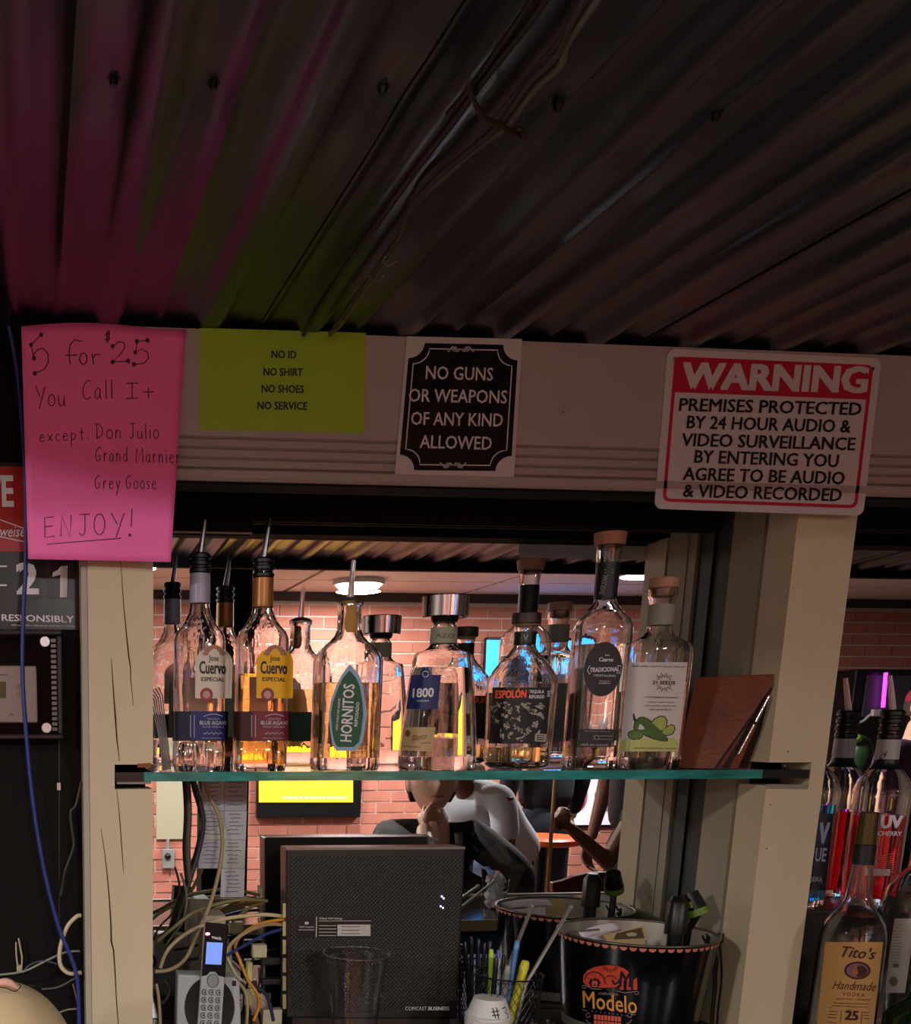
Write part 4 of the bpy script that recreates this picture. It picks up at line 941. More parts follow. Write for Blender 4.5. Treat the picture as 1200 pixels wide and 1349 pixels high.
# ================================================================ bottles
g_clear = glassmat('bottle_glass', (.97, .985, .975), bump=.35, bscale=38, stretch=(1, 1, .18))
g_clear2 = glassmat('bottle_glass_smooth', (.97, .985, .98), bump=.12, bscale=20, stretch=(1, 1, .3))
l_clear = mat('clear_spirit', (.985, .99, .97), 0, trans=1, ior=1.33)
l_gold = mat('gold_tequila', (.99, .62, .14), 0, trans=1, ior=1.33)
l_amber = mat('pale_tequila', (.96, .80, .38), 0, trans=1, ior=1.33)
l_red = mat('red_vodka', (.75, .015, .03), 0, trans=1, ior=1.33)
l_blue = mat('blue_vodka', (.01, .33, .75), 0, trans=1, ior=1.33)
BZ = glz1+.0004
def glass(form, O, gm, lm=None, level=None, wall=.003, base=.012, neckz=None):
    mb = MB(); mb.keepn = True
    form.shell(mb); form.shell(mb, z0=form.z0+base, z1=form.r[-1][0]-.001, off=-wall, flip=True); mb.build('glass', gm, O, smooth=60)
    if lm:
        mb = MB(); mb.keepn = True; form.shell(mb, z0=form.z0+base+.0004, z1=form.zof(level), off=-wall-.0004); mb.build('liquid', lm, O, smooth=60)
def collar(form, O, y0, y1, n=3, extra=1.12, m=None, name='pourer_collar'):
    """ribbed rubber stopper between pixel rows y0 (bottom) and y1 (top)"""
    z0, z1 = form.zof(y0), form.zof(y1); r = form.sec(form.r[-1][0])[1]*extra; pr = [(z0, r*.9)]
    for k in range(n):
        a = z0+(z1-z0)*k/n; b = z0+(z1-z0)*(k+1)/n; d = (b-a); pr += [(a+d*.15, r*.86), (a+d*.3, r), (a+d*.75, r), (a+d*.9, r*.86)]
    pr.append((z1, r*.8)); mb = MB(); mb.lathe((form.x, form.Y, 0), pr, 24); return mb.build(name, m or m_rubber, O, smooth=35)
def spout(form, O, y0, y1, r0, r1, m, x1=None, name='spout', tip=None):
    a = Vector((form.x, form.Y, form.zof(y0))); X = at(x1, y1, form.Y).x if x1 else form.x; b = Vector((X, form.Y, form.zof(y1)))
    mb = MB(); mb.tube([a, a.lerp(b, .33), a.lerp(b, .7), b], lambda t: r0+(r1-r0)*t, 12, 3); mb.build(name, m, O, smooth=60)
    if tip:
        mb = MB(); mb.tube([a.lerp(b, .8), b+Vector((0, 0, .001))], r1+.0007, 12, 1); mb.build('tip', tip, O, smooth=60)
def cap(form, O, y0, y1, hw0, hw1, m, name='cap', bev=.001):
    z0, z1 = form.zof(y0), form.zof(y1); s = form.s; mb = MB(); mb.lathe((form.x, form.Y, 0), [(z0, hw0*s-bev), (z0+bev, hw0*s), (z1-bev, hw1*s), (z1, hw1*s-bev)], 28); return mb.build(name, m, O, smooth=40)
def band(form, O, y0, y1, m, name='neck_wrap', off=.0007):
    mb = MB(); form.shell(mb, z0=form.zof(y0), z1=form.zof(y1), off=off, top=False); mb.f = [f for f in mb.f if len(f) == 4]; return mb.build(name, m, O, smooth=60)
def lab(form, O, rr, m, name='label', off=.0006, nu=12):
    mb = MB(); rows(mb, form, rr, off, nu); return mb.build(name, m, O, smooth=True)
def letters(form, P_, items, m, off=.0011, name='lettering'):
    mb = MB()
    for it in items:
        s, x0, y0, x1, y1, h = it[:6]; k = it[6] if len(it) > 6 else {}
        txt(mb, form, s, x0, y0, x1, y1, h, off=off, **k)
    return mb.build(name, m, P_)
def axis(x, yb, y): return x+(y-yb)*lean(x)

# --- the two square bottles with arched labels
def square_bottle(x, yb, Y, rot, liq, level, gm, wrapcol, wy, lcol, scol, bcol, bcol2, txt2, label, tipm, spy, dx):
    prof = [(yb, 33, 5, .95), (yb-4, 35.5, 5, .95), (yb-10, 35.6, 5, .95), (yb-28, 35.6, 5, .95), (yb-31, 34.5, 5, .95), (yb-100, 34.5, 5, .95), (yb-165, 34.5, 5, .95), (yb-171, 33.5, 4.5, .95), (yb-178, 31, 3.5, .96), (yb-186, 24, 2.8, .98), (yb-194, 18, 2.2, 1), (yb-203, 14, 2, 1), (yb-212, 12.4, 2, 1), (yb-258, 11.8, 2, 1)]
    F_ = Form(x, yb, Y, prof, rot, BZ)
    O = thing('tequila_bottle', tuple(F_.loc), label, 'bottle')
    glass(F_, O, gm, liq, level)
    band(F_, O, wy[0], wy[1], wrapcol, off=.0012)
    collar(F_, O, wy[1]+1, wy[1]-27, 3, 1.15); spout(F_, O, wy[1]-26, spy, .0052, .0026, m_steel, dx, tip=tipm)
    # base collar of thick ribbed glass is part of the form; labels
    xc = x+20; top, bot = yb-161, yb-91
    xw = 24
    rr = [(bot, xc-xw, xc+xw), (bot-48, xc-xw+.5, xc+xw+1)]
    for k in range(1, 7): t = k/6*math.pi/2; rr.append((bot-48-19*math.sin(t), xc-xw*math.cos(t)*.98-.2+.5, xc+xw*math.cos(t)*.98+1.2))
    L = lab(F_, O, rr, lcol, label='x') if False else lab(F_, O, rr, lcol)
    mb = MB(); disc(mb, F_, xc-9, bot-5, 8.5, 9, .0012, 20); mb.build('seal', scol, O)
    mb = MB(); disc(mb, F_, xc-9, bot-5, 4.8, 5.2, .0016, 16); mb.build('seal_print', mat('seal_pink', '#b58a84', .5), O)
    mb = MB(); N = 9
    for k in range(N):
        a = math.radians(215+110*k/(N-1)); disc(mb, F_, xc+1+22*math.cos(a)*.62, bot-46.5+24*math.sin(a)*.9, 4.4, 2.6, .0012, 8)
    mb.build('ornament', mat('ornament_copper', '#9c6b58', .5), O)
    letters(F_, L, [('Jose', xc-6, bot-52, xc+7, bot-51.6, 10, dict(bold=.01)), ('Cuervo', xc-18.5, bot-41, xc+17, bot-40, 17, dict(bold=.03)), ('ESPECIAL', xc-16, bot-25.6, xc+15, bot-24.6, 5.4, dict(bold=.02))], m_ink)
    y0, y1 = yb-74, yb-35
    L2 = lab(F_, O, [(y1, x-34, x+39, y1), (y0, x-34, x+40, y0)], bcol, nu=20)
    L3 = lab(F_, O, [(y1-.5, x-9, x+39), (y0+.5, x-9, x+39.5)], bcol2, off=.0010, nu=14)
    letters(F_, L3, [('BLUE AGAVE', xc-18, y0+15, xc+18, y0+15.5, 5.2, dict(bold=.03)), (txt2, xc-15, y0+20.5, xc+14, y0+21, 2.6, {}), ('MADE WITH', xc-8, y0+10, xc+8, y0+10.3, 2.2, {}), ('TEQUILA JOSE CUERVO', xc-16, y1-3.5, xc+14, y1-3.2, 1.8, {})], mat('print_silver', '#a9a6b4', .5), off=.0014)
    mb = MB(); ribbon(mb, F_, [(xc-13+i*2.3, y1-10+1.8*math.sin(i*2.4)) for i in range(12)], .8, .0014); ribbon(mb, F_, [(xc-13+i*1.3, y0+7-3.2*math.sin(i/20*math.pi)) for i in range(21)], .9, .0014)
    for q in (-7, -12): ribbon(mb, F_, [(x+q+2, y0+5), (x+q+2, y1-5)], .8, .0014)
    mb.build('print', mat('print_silver', '#a9a6b4', .5), L3)
    mb = MB(); F_.back(mb, yb-38, yb-120, .05); mb.build('back_label', mat('back_label_olive', '#8a9274', .6), O)
    return F_
Yc0 = 1.745
square_bottle(261, 1011, Yc0, -.10, l_clear, 978, g_clear, mat('wrap_lilac', '#9d98ac', .35), (795, 756), mat('label_ivory', '#cfc6b4', .6), mat('seal_red', '#8e2f34', .5), mat('label_navy_dark', '#0d0f24', .6), mat('label_navy', '#1a1f5e', .55), 'SILVER TEQUILA', 'clear square tequila bottle with ivory arched label and navy band, metal pourer', None, 685, 270.5)
square_bottle(341.5, 1011, Yc0, -.10, l_gold, 889, g_clear, mat('wrap_copper', '#a06a34', .35, metal=.4), (800, 762), mat('label_yellow', '#e8ad12', .6), mat('seal_maroon', '#7e2b33', .5), mat('label_maroon_dark', '#360d14', .6), mat('label_maroon', '#6e1a28', .55), 'GOLD TEQUILA', 'square tequila bottle with amber liquid, yellow arched label and maroon band', m_rubber, 684, 356)

# --- broad-shouldered bottle with the green leaf label
prof = [(1013, 40, 6, .62), (1008, 42, 6, .62), (985, 41.5, 6, .62), (900, 41.5, 6, .62), (872, 41.5, 6, .62), (864, 40, 5, .62), (855, 34, 3.6, .68), (845, 24, 2.6, .8), (838, 18, 2.1, .95), (830, 15.5, 2, 1), (812, 14.8, 2, 1), (800, 15, 2, 1), (797, 17, 2, 1), (792, 17, 2, 1)]
HF = Form(453, 1013, 1.755, prof, .04, BZ)
O = thing('tequila_bottle', tuple(HF.loc), 'broad-shouldered clear tequila bottle with a green leaf-shaped label reading HORNITOS', 'bottle')
glass(HF, O, g_clear, l_amber, 900, wall=.004, base=.02)
mb = MB(); mb.lathe((HF.x, HF.Y, 0), [(HF.zof(793), 16*HF.s), (HF.zof(790), 15*HF.s), (HF.zof(787), 7*HF.s)], 24); mb.build('pourer_collar', mat('smoke_rubber', '#3a3634', .4), O, smooth=True)
spout(HF, O, 789, 738, .0058, .0032, mat('clear_pourer', (.9, .85, .83), .08, trans=.75, ior=1.3), 466)
lab(HF, O, [(833, 457, 468), (828, 454, 471), (818, 453.5, 471.5), (806, 456, 470), (800, 455, 470.5), (797, 457, 469)], mat('label_ochre', '#a87a2a', .5), 'neck_label')
leaf = [(984, 444.5, 466), (977, 440.5, 473), (965, 438, 475.5), (941, 436, 478.5), (925, 438.5, 477.5), (905, 446, 474), (893, 452, 469), (883.5, 460.4, 461)]
big = [(989, 443, 468), (979, 437.5, 477), (965, 435, 480), (941, 433, 483), (922, 436, 481), (903, 443, 478), (889, 450, 473), (876, 459.5, 462)]
lab(HF, O, big, mat('label_silverblue', '#7fa9c4', .25), 'label_border', off=.0005)
L = lab(HF, O, leaf, mat('label_green', '#16512f', .5), off=.0010)
mb = MB(); txt(mb, HF, 'HORNITOS', 455.5, 977, 460, 901, 15, .02, off=.0015, rot=True)
txt(mb, HF, 'REPOSADO', 468.5, 957, 471.5, 925, 4.4, .02, off=.0015, rot=True); txt(mb, HF, '100% PURO DE AGAVE', 443.5, 962, 447, 920, 3, .01, off=.0015, rot=True); mb.build('lettering', m_white, L)
mb = MB(); HF.back(mb, 980, 935, .04); mb.build('back_label', mat('back_label_green', '#35573a', .6), O)

# --- trapezoid bottle with the chrome stopper
prof = [(1011, 49, 4.2, .62), (1006, 51, 4.2, .62), (990, 50.5, 4.2, .62), (930, 45, 4.4, .62), (880, 39, 4.4, .62), (866, 37, 4.4, .62), (861, 35, 4, .64), (857, 25, 3, .8), (853, 18, 2.2, .95), (849, 16, 2, 1), (826, 15.6, 2, 1), (823, 13.5, 2, 1), (818, 13, 2, 1)]
EF = Form(575, 1011, 1.755, prof, .22, BZ)
O = thing('tequila_bottle', tuple(EF.loc), 'clear trapezoid tequila bottle reading 1800 with a wide chrome stopper', 'bottle')
glass(EF, O, g_clear2, l_clear, 880, wall=.004, base=.022)
band(EF, O, 848, 827, mat('neck_label_sage', '#8f8c78', .6), 'neck_label')
cap(EF, O, 820, 813.5, 15.5, 17, m_rubber, 'stopper_neck'); cap(EF, O, 814, 785, 28, 28.8, m_chrome, 'stopper', .0016)
mb = MB(); txt(mb, EF, 'AZO', 574, 837, 598, 837.5, 6, .0, off=.0012); mb.build('neck_print', mat('print_brown', '#3c3a2e', .5), O)
rr = [(934, 535, 576.5), (912, 538, 578.5), (889, 541.5, 581)]
L = lab(EF, O, rr, mat('label_royal', '#14255f', .5))
mb = MB(); disc(mb, EF, 560.5, 887, 6.2, 7.2, .0009, 20); mb.build('crest', mat('label_royal', '#14255f', .5), O)
mb = MB(); txt(mb, EF, '1800', 543.5, 913, 571.5, 912, 12.5, .03, off=.0012); txt(mb, EF, 'TEQUILA', 548, 923.5, 565, 923.2, 2.6, .01, off=.0012)
ribbon(mb, EF, [(560.5+4*math.cos(i*.6), 888+4*math.sin(i*.6)) for i in range(11)], .7, .0012); mb.build('lettering', m_white, L)
L = lab(EF, O, [(988.5, 528, 569.5, 990), (973, 530, 571.5, 973.5), (958, 532.5, 573.5, 958)], mat('label_kraft', '#b59a6c', .6))
mb = MB(); txt(mb, EF, 'Blanco', 542, 972.5, 562, 969, 8, .0, .4, off=.0012); ribbon(mb, EF, [(544, 978.5), (556, 979), (567, 978.6)], 1.0, .0012)
txt(mb, EF, 'HECHO EN MEXICO', 530.5, 983, 554, 984.5, 2, 0, off=.0012); disc(mb, EF, 537, 966, 3.6, 4.6, .0011, 10); mb.build('lettering', mat('print_rust', '#70462c', .5), L)

# --- rounded bottle with the black illustrated label
prof = [(1013, 32, 2.6, .9), (1008, 36.5, 3, .9), (1000, 38.5, 3.2, .9), (905, 40.5, 3.2, .9), (895, 40.5, 3, .9), (884, 36, 2.6, .9), (873, 28, 2.2, .95), (862, 19, 2, 1), (854, 14, 2, 1), (848, 12.6, 2, 1), (832, 12.8, 2, 1), (829, 14, 2, 1), (824, 14, 2, 1)]
PF_ = Form(679.5, 1013, 1.79, prof, .06, BZ)
O = thing('tequila_bottle', tuple(PF_.loc), 'rounded clear tequila bottle with black illustrated ESPOLON label and dark brown stopper', 'bottle')
glass(PF_, O, g_clear, l_amber, 984, wall=.0035, base=.012)
band(PF_, O, 849, 832.5, mat('neck_black', '#141012', .4), 'neck_label')
cap(PF_, O, 825, 822, 14, 15.5, mat('cork_tan', '#a8896a', .7), 'cork'); cap(PF_, O, 822.5, 808, 17.5, 17.5, mat('stopper_brown', '#33201c', .45), 'stopper', .0012)
mb = MB(); txt(mb, PF_, 'V', 689, 840, 696, 840.3, 8, .03, off=.0012); mb.build('neck_print', mat('print_grey', '#8c8a86', .5), O)
L = lab(PF_, O, [(979.5, 643.5, 719.5), (962, 645, 721), (940, 646.5, 722.5), (920, 648, 724), (905.5, 649, 725)], mat('label_black', '#100d0f', .5), nu=24)
mb = MB(); txt(mb, PF_, 'ESPOLÓN', 652.5, 913.6, 693.5, 912.6, 13.2, .04, off=.0012); mb.build('lettering', mat('print_orange', (1, .12, .02), .5), L)
mb = MB(); txt(mb, PF_, 'TEQUILA', 697, 911.5, 717, 911.6, 5, .03, off=.0012); txt(mb, PF_, 'REPOSADO', 697, 917.8, 717, 917.9, 4.6, .03, off=.0012); txt(mb, PF_, 'DE', 721, 914, 724.5, 914, 8, .02, off=.0012); mb.build('lettering', m_white, L)
# generic black-and-cream woodcut: loose blotches of a parade of figures
mb = MB(); random.seed(11)
for (x, y, rx, ry) in ((650, 932, 4, 6), (657, 928, 3, 5), (666, 929, 6, 5), (671, 936, 5, 5), (665, 944, 6, 6), (667, 956, 6, 7), (661, 966, 3, 8), (672, 968, 3, 7), (693, 929, 9, 4), (700, 936, 10, 6), (710, 930, 8, 4), (713, 942, 5, 8), (706, 955, 6, 6), (697, 962, 4, 5), (709, 966, 5, 6), (690, 970, 4, 4), (654, 950, 4, 3), (682, 933, 4, 6), (684, 947, 4, 6), (679, 958, 4, 5), (686, 964, 4, 4), (676, 946, 4, 4), (684, 974, 5, 3), (650, 944, 3, 3)):
    for k in range(9):
        a = random.random()*6.28; x_, y_ = x, y; x, y = x_+random.uniform(-1, 1)*rx*.5, y_+random.uniform(-1, 1)*ry*.5; disc(mb, PF_, x+2*math.cos(a), y+2*math.sin(a), rx*random.uniform(.15, .45), ry*random.uniform(.12, .4), .0010, 7); x, y = x_, y_
mb.build('illustration', mat('print_cream', '#a39d8c', .6), L, kind='stuff')
mb = MB()
for k in range(70): x, y = random.uniform(650, 718), random.uniform(926, 974); ribbon(mb, PF_, [(x, y), (x+random.uniform(-5, 5), y+random.uniform(-4, 4)), (x+random.uniform(-6, 6), y+random.uniform(-6, 6))], .9, .0014)
mb.build('illustration', m_ink, L, kind='stuff')
mb = MB(); fillquad(mb, PF_, (705, 966.5), (719.8, 967), (719, 977.5), (704, 976.5), .0014, 3, 2); mb.build('text_box', mat('print_cream', '#a39d8c', .6), L)
mb = MB(); 
for k in range(3): ribbon(mb, PF_, [(707, 969+k*2.8), (717, 969.2+k*2.8)], 1, .0018)
mb.build('print', m_ink, L)
mb = MB(); PF_.back(mb, 975, 912, .75); q = mb.build('back_label', mat('label_charcoal', '#25262a', .6), O)
def backtext(form, O, s, y, hpx, fr, m, bold=.03, off=.0011):
    vv, ff = textmesh(s, bold, 0, 1); z = form.zof(y); h = hpx*form.s; mb = MB()
    mb.add([form.pt(z+(v-.5)*h, math.pi/2+fr*(u-.5)*math.pi, off+dz) for u, v, dz in vv], ff); mb.build('lettering', m, O)
backtext(PF_, q, 'ESPOLÓN 1923', 917, 10, .6, mat('print_orange', (1, .12, .02), .5))

# --- tall black-oval bottle
prof = [(1015, 32, 4, .8), (1010, 33.6, 4, .8), (985, 33.4, 4, .8), (836, 33.4, 3.6, .82), (825, 33.4, 3.2, .84), (815, 30, 2.6, .9), (805, 20, 2.2, 1), (797, 14.5, 2, 1), (790, 12.6, 2, 1), (740, 13.4, 2, 1), (722, 14.6, 2, 1), (718, 15.5, 2, 1)]
TF = Form(778, 1015, 1.775, prof, -.05, BZ)
O = thing('tequila_bottle', tuple(TF.loc), 'tallest tequila bottle, with a black oval TRADICIONAL label and a pale wooden stopper', 'bottle')
glass(TF, O, g_clear2, l_clear, 850, wall=.0035, base=.02)
band(TF, O, 789, 742, mat('neck_charcoal', '#17151c', .45), 'neck_label', off=.0006)
cap(TF, O, 724, 718, 14, 14, mat('cork_dark', '#4a2f26', .6), 'cork'); cap(TF, O, 718.5, 702, 17.5, 19, mat('stopper_wood', '#b07a62', .6, var=.15, vscale=60), 'stopper', .001)
mb = MB()
for y in (750, 754): ribbon(mb, TF, [(786, y), (797, y+.6), (808, y)], .9, .0011)
txt(mb, TF, 'TRADICIONAL', 792.5, 784, 797.5, 757, 7, .02, off=.0011, rot=True); mb.build('neck_print', mat('print_grey', '#8c8a86', .5), O)
rr = [(881.5+36*math.sin(math.radians(a)), 794.5-25.5*math.cos(math.radians(a))-.08*36*math.sin(math.radians(a)), 794.5+25*math.cos(math.radians(a))-.08*36*math.sin(math.radians(a))) for a in range(88, -89, -11)]
L = lab(TF, O, rr, mat('label_soft_black', '#17151a', .5))
mb = MB(); txt(mb, TF, 'TRADICIONAL', 777, 882.6, 816, 881.4, 6, .03, off=.0012); txt(mb, TF, 'Cuervo', 789, 868.5, 808, 869, 5.5, .03, .2, off=.0012); txt(mb, TF, 'Jose', 797, 862.8, 803, 863.5, 3, .02, off=.0012); txt(mb, TF, 'CRISTALINO', 782, 889.6, 811, 890.4, 2.6, .01, off=.0012)
txt(mb, TF, 'TEQUILA', 789, 897.3, 804, 897.6, 1.7, 0, off=.0012); txt(mb, TF, 'RESERVA', 789, 900, 804, 900.3, 1.7, 0, off=.0012)
ribbon(mb, TF, [(774, 883), (776, 877.5), (817.5, 877), (817, 886.5), (776, 887.5)], .9, .0012, True); mb.build('lettering', m_white, L)
L = lab(TF, O, [(984.5, 760.5, 805), (972, 761, 806.5), (960.5, 761.5, 808)], mat('label_soft_black', '#17151a', .5))
mb = MB(); txt(mb, TF, 'HECHO EN MEXICO', 770, 963, 804, 964, 2.2, 0, off=.0012); txt(mb, TF, '100% DE AGAVE', 765, 981, 801, 981.8, 3, .03, off=.0012); ribbon(mb, TF, [(762, 969), (783, 969.6)], .7, .0012); ribbon(mb, TF, [(789, 969.6), (806, 969.6)], .7, .0012); ribbon(mb, TF, [(762, 973.4), (783, 974)], .7, .0012); ribbon(mb, TF, [(789, 974), (806, 974)], .7, .0012)
ribbon(mb, TF, [(786+3*math.cos(i*.6), 971.5+3*math.sin(i*.6)) for i in range(11)], .8, .0012); mb.build('lettering', mat('print_grey', '#8c8a86', .5), L)

# --- rectangular bottle with the pepper label
prof = [(1016, 35, 5, .6), (1011, 37, 5, .6), (985, 37.2, 5, .6), (865, 39.5, 5, .6), (854, 39.5, 4.5, .6), (848, 36, 4, .64), (843, 26, 3, .8), (838, 18, 2.4, .95), (832, 14.5, 2, 1), (790, 14.6, 2, 1), (786, 16.4, 2, 1), (775, 16.6, 2, 1)]
SF = Form(851, 1016, 1.742, prof, .05, BZ)
O = thing('tequila_bottle', tuple(SF.loc), 'rectangular clear bottle with a white label of a green pepper and cucumber slices', 'bottle')
glass(SF, O, g_clear, l_clear, 900, wall=.0035, base=.02)
band(SF, O, 824, 797, mat('tax_strip', '#8f9284', .6), 'neck_label')
cap(SF, O, 786, 775, 13.5, 13.5, mat('cork_amber', '#80583c', .6), 'cork'); cap(SF, O, 775.5, 761.5, 17, 17, mat('stopper_oak', '#b08468', .6, var=.12, vscale=60), 'stopper', .001)
q_ = lambda a, b: (745+a*.1408, 840+b*.1408)
def Lx(y): return 828+(y-872.6)*(816-828)/(989-872.6)
def Rx(y): return 906+(y-872.6)*(892.5-906)/(991.6-872.6)
rr = [(990-i*14.7, Lx(990-i*14.7), Rx(990-i*14.7)) for i in range(9)]
L = lab(SF, O, rr, mat('label_paper', '#cfc8c0', .7), nu=16)
mb = MB(); rows(mb, SF, [(989.6, Lx(989.6)+.6, Rx(989.6)-.6), (977, Lx(977)+.6, Rx(977)-.6), (972, Lx(972)+6, Rx(972)-6)], .0010, 12); mb.build('label_tint', mat('label_lime', '#bcc070', .7), L)
mb = MB(); txt(mb, SF, '21 SEEDS', 859.5, 899, 889.5, 899.6, 4.8, .03, off=.0014)
for k in range(24):
    a = k*15; ca, sa = math.cos(math.radians(a)), math.sin(math.radians(a))
    if abs(sa) > .3: L0 = 7.5 if k % 2 else 6.5; L1 = 13 if k % 2 else 10.5; ribbon(mb, SF, [(875+L0*ca*1.05, 899+L0*sa), (875+L1*ca*1.05, 899+L1*sa)], .9, .0014)
txt(mb, SF, 'CUCUMBER JALAPEÑO', 849, 918.2, 893, 919.2, 2.8, .01, off=.0014)
for i, (a, b) in enumerate(((855, 888), (848, 891), (855, 885))): txt(mb, SF, ('blanco tequila infused', 'with cucumber, jalapeno and', 'other natural flavors')[i], a, 925+i*4.7, b, 925.4+i*4.7, 2.8, 0, .3, off=.0014)
txt(mb, SF, 'INFUSED WITH REAL FRUIT', 833, 877.5, 903, 878.5, 2.2, 0, off=.0014); ribbon(mb, SF, [(821, 979), (892, 979.8)], 1.1, .0014); txt(mb, SF, 'NATURALLY FLAVORED TEQUILA', 835, 985.7, 890, 986.3, 2, .01, off=.0014)
mb.build('lettering', mat('print_umber', '#2b2a24', .6), L)
dg_ = mat('pepper_outline', '#1c2a14', .6)
mb = MB(); pep = [(640, 850), (650, 790), (690, 750), (735, 745), (775, 765), (830, 810), (880, 860), (930, 910), (955, 950), (945, 968), (890, 965), (820, 945), (750, 915), (690, 880), (655, 865)]
def polyf(mb, pts, off, grow=0):
    cx = sum(p[0] for p in pts)/len(pts); cy_ = sum(p[1] for p in pts)/len(pts); P = []
    for x, y in pts: L_ = math.hypot(x-cx, y-cy_); P.append(q_(x+(x-cx)/L_*grow, y+(y-cy_)/L_*grow))
    c_ = q_(cx, cy_); mb.add([SF(c_[0], c_[1], off)]+[SF(a, b, off) for a, b in P], [(0, i+1, (i+1) % len(P)+1) for i in range(len(P))])
sl = [(800, 800), (830, 765), (880, 738), (925, 740), (948, 775), (945, 830), (915, 870), (870, 870), (830, 840)]; s2 = [(900, 880), (940, 840), (985, 815), (1015, 825), (1022, 860), (1000, 900), (955, 915), (915, 905)]; ln_ = [(585, 905), (600, 880), (640, 868), (690, 872), (722, 895), (715, 930), (680, 950), (630, 952), (595, 935)]
for p in (pep, sl, s2, ln_): polyf(mb, p, .0012, 7)
polyf(mb, [(630, 715), (642, 712), (650, 750), (672, 780), (655, 800), (635, 765)], .0013, 2); mb.build('drawing_outline', dg_, L)
for nm, p, c_ in (('cucumber_slice', sl, '#a9b45c'), ('cucumber_slice', s2, '#a9b45c'), ('seed_pod', ln_, '#5f7a30'), ('pepper', pep, '#4c6a2c')):
    mb = MB(); polyf(mb, p, .0016 if nm != 'pepper' else .0019, -3); mb.build(nm, mat('print_'+c_[1:], c_, .6, var=.2, vscale=60), L)
mb = MB(); SF.back(mb, 980, 890, .05); mb.build('back_label', mat('back_label_grey', '#7d8078', .6), O)

# ---------------------------------------------------------------- right alcove bottles
def vodka(x, yb, Y, lm, level, label, prof=None):
    p = prof or [(yb, 27, 2, 1), (yb-4, 29.5, 2, 1), (yb-150, 30, 2, 1), (yb-170, 30, 2, 1), (yb-184, 26, 2, 1), (yb-194, 20, 2, 1), (yb-201, 14, 2, 1), (yb-206, 12, 2, 1), (yb-262, 11, 2, 1)]
    F_ = Form(x, yb, Y, p, 0, STZ+.0005 if prof is None else CT+.0005); O = thing('vodka_bottle', tuple(F_.loc), label, 'bottle')
    glass(F_, O, g_clear2, lm, level, wall=.003, base=.012); return F_, O
m_sw = mat('wrap_silver', '#a9a4a6', .4)
UF, O = vodka(1138, 1211, 1.865, l_red, 1073, 'round bottle of red cherry vodka with silver neck wrap and white UV lettering')
band(UF, O, 1000, 974, m_sw); band(UF, O, 1013, 1000.5, mat('wrap_black', '#101016', .4), 'neck_band')
mb = MB(); txt(mb, UF, 'CV', 1158.5, 999, 1169, 992, 7, .03, off=.0012); mb.build('lettering', m_ink, O)
collar(UF, O, 975, 935, 4, 1.15); spout(UF, O, 937, 890, .006, .004, mat('clear_pourer', (.9, .85, .83), .08, trans=.75, ior=1.3), 1172)
mb = MB(); txt(mb, UF, 'UV', 1160, 1082.5, 1189, 1083, 17.5, .05, off=.0012); txt(mb, UF, 'CHERRY', 1156, 1097.8, 1188, 1098.3, 6, .03, off=.0012); mb.build('lettering', m_white, O)
mb = MB()
for k in range(9): ribbon(mb, UF, [(1150, 1122+k*3), (1162, 1128+k*2.4), (1178, 1124+k*3.1)], .7, .0012)
mb.build('print', mat('print_salmon', '#c96a68', .5), O); mb = MB(); fillquad(mb, UF, (1149, 1144.5), (1173, 1145), (1172, 1154), (1149, 1153.5), .0011); mb.build('side_label', mat('label_pinkish', '#b08a88', .5), O)
mb = MB(); UF.back(mb, 1155, 1128, .15); mb.build('back_label', mat('label_pinkish', '#b08a88', .5), O)
BFp, O = vodka(1047, 1211, 1.86, l_blue, 1058, 'round bottle of blue vodka half hidden behind the right post')
mb = MB(); rows(mb, BFp, [(1173, 1068, 1087), (1120, 1074, 1093), (1072, 1079, 1098)], .0008, 8); L = mb.build('label', mat('label_ink_blue', '#070a1c', .5), O)
mb = MB(); txt(mb, BFp, 'V', 1078.5, 1098, 1092, 1098, 29, .05, off=.0014); txt(mb, BFp, 'UE', 1074, 1126, 1088.5, 1126.5, 18, .02, off=.0014); txt(mb, BFp, 'VODKA', 1062, 1158, 1083, 1158.5, 6.5, .02, off=.0014); ribbon(mb, BFp, [(1066, 1162.5), (1083, 1163)], .8, .0014); mb.build('lettering', mat('print_steel', '#8f93a8', .5), L)
# large vodka bottle in front: tan label
prof = [(1400, 34, 2, 1), (1394, 35.5, 2, 1), (1250, 34.5, 2, 1), (1232, 34, 2, 1), (1216, 31, 2, 1), (1204, 25, 2, 1), (1193, 18, 2, 1), (1184, 14.5, 2, 1), (1165, 12.5, 2, 1), (1140, 10.8, 2, 1), (1128, 10.6, 2, 1)]
VF, O = vodka(1100, 1400, 1.66, l_clear, 1205, 'large round vodka bottle with a tan label in front, nearest the lower right corner', prof)
band(VF, O, 1138.5, 1113 if False else 1129, mat('wrap_black', '#101016', .4), 'neck_band', off=.0008)
cap(VF, O, 1131, 1112, 11.4, 11.2, mat('cap_black_speckle', '#1a1614', .4, var=.5, vscale=120), 'collar'); cap(VF, O, 1112.5, 1070, 10.4, 9.8, mat('cap_bronze', '#55482c', .3, metal=.6), 'cap')
def tl(y, s): return 1086 + (y-1240)*(-.100) if s < 0 else 1163.5+(y-1240)*(-.115)
rr = [(1375-i*13.4, tl(1375-i*13.4, -1), tl(1375-i*13.4, 1)) for i in range(11)]
L = lab(VF, O, [(a, b+1, c) for a, b, c in rr], mat('label_tan', '#b98a4e', .7, var=.05, vscale=20), nu=18)
mt_ = mat('print_maroon', '#3a0f0c', .6)
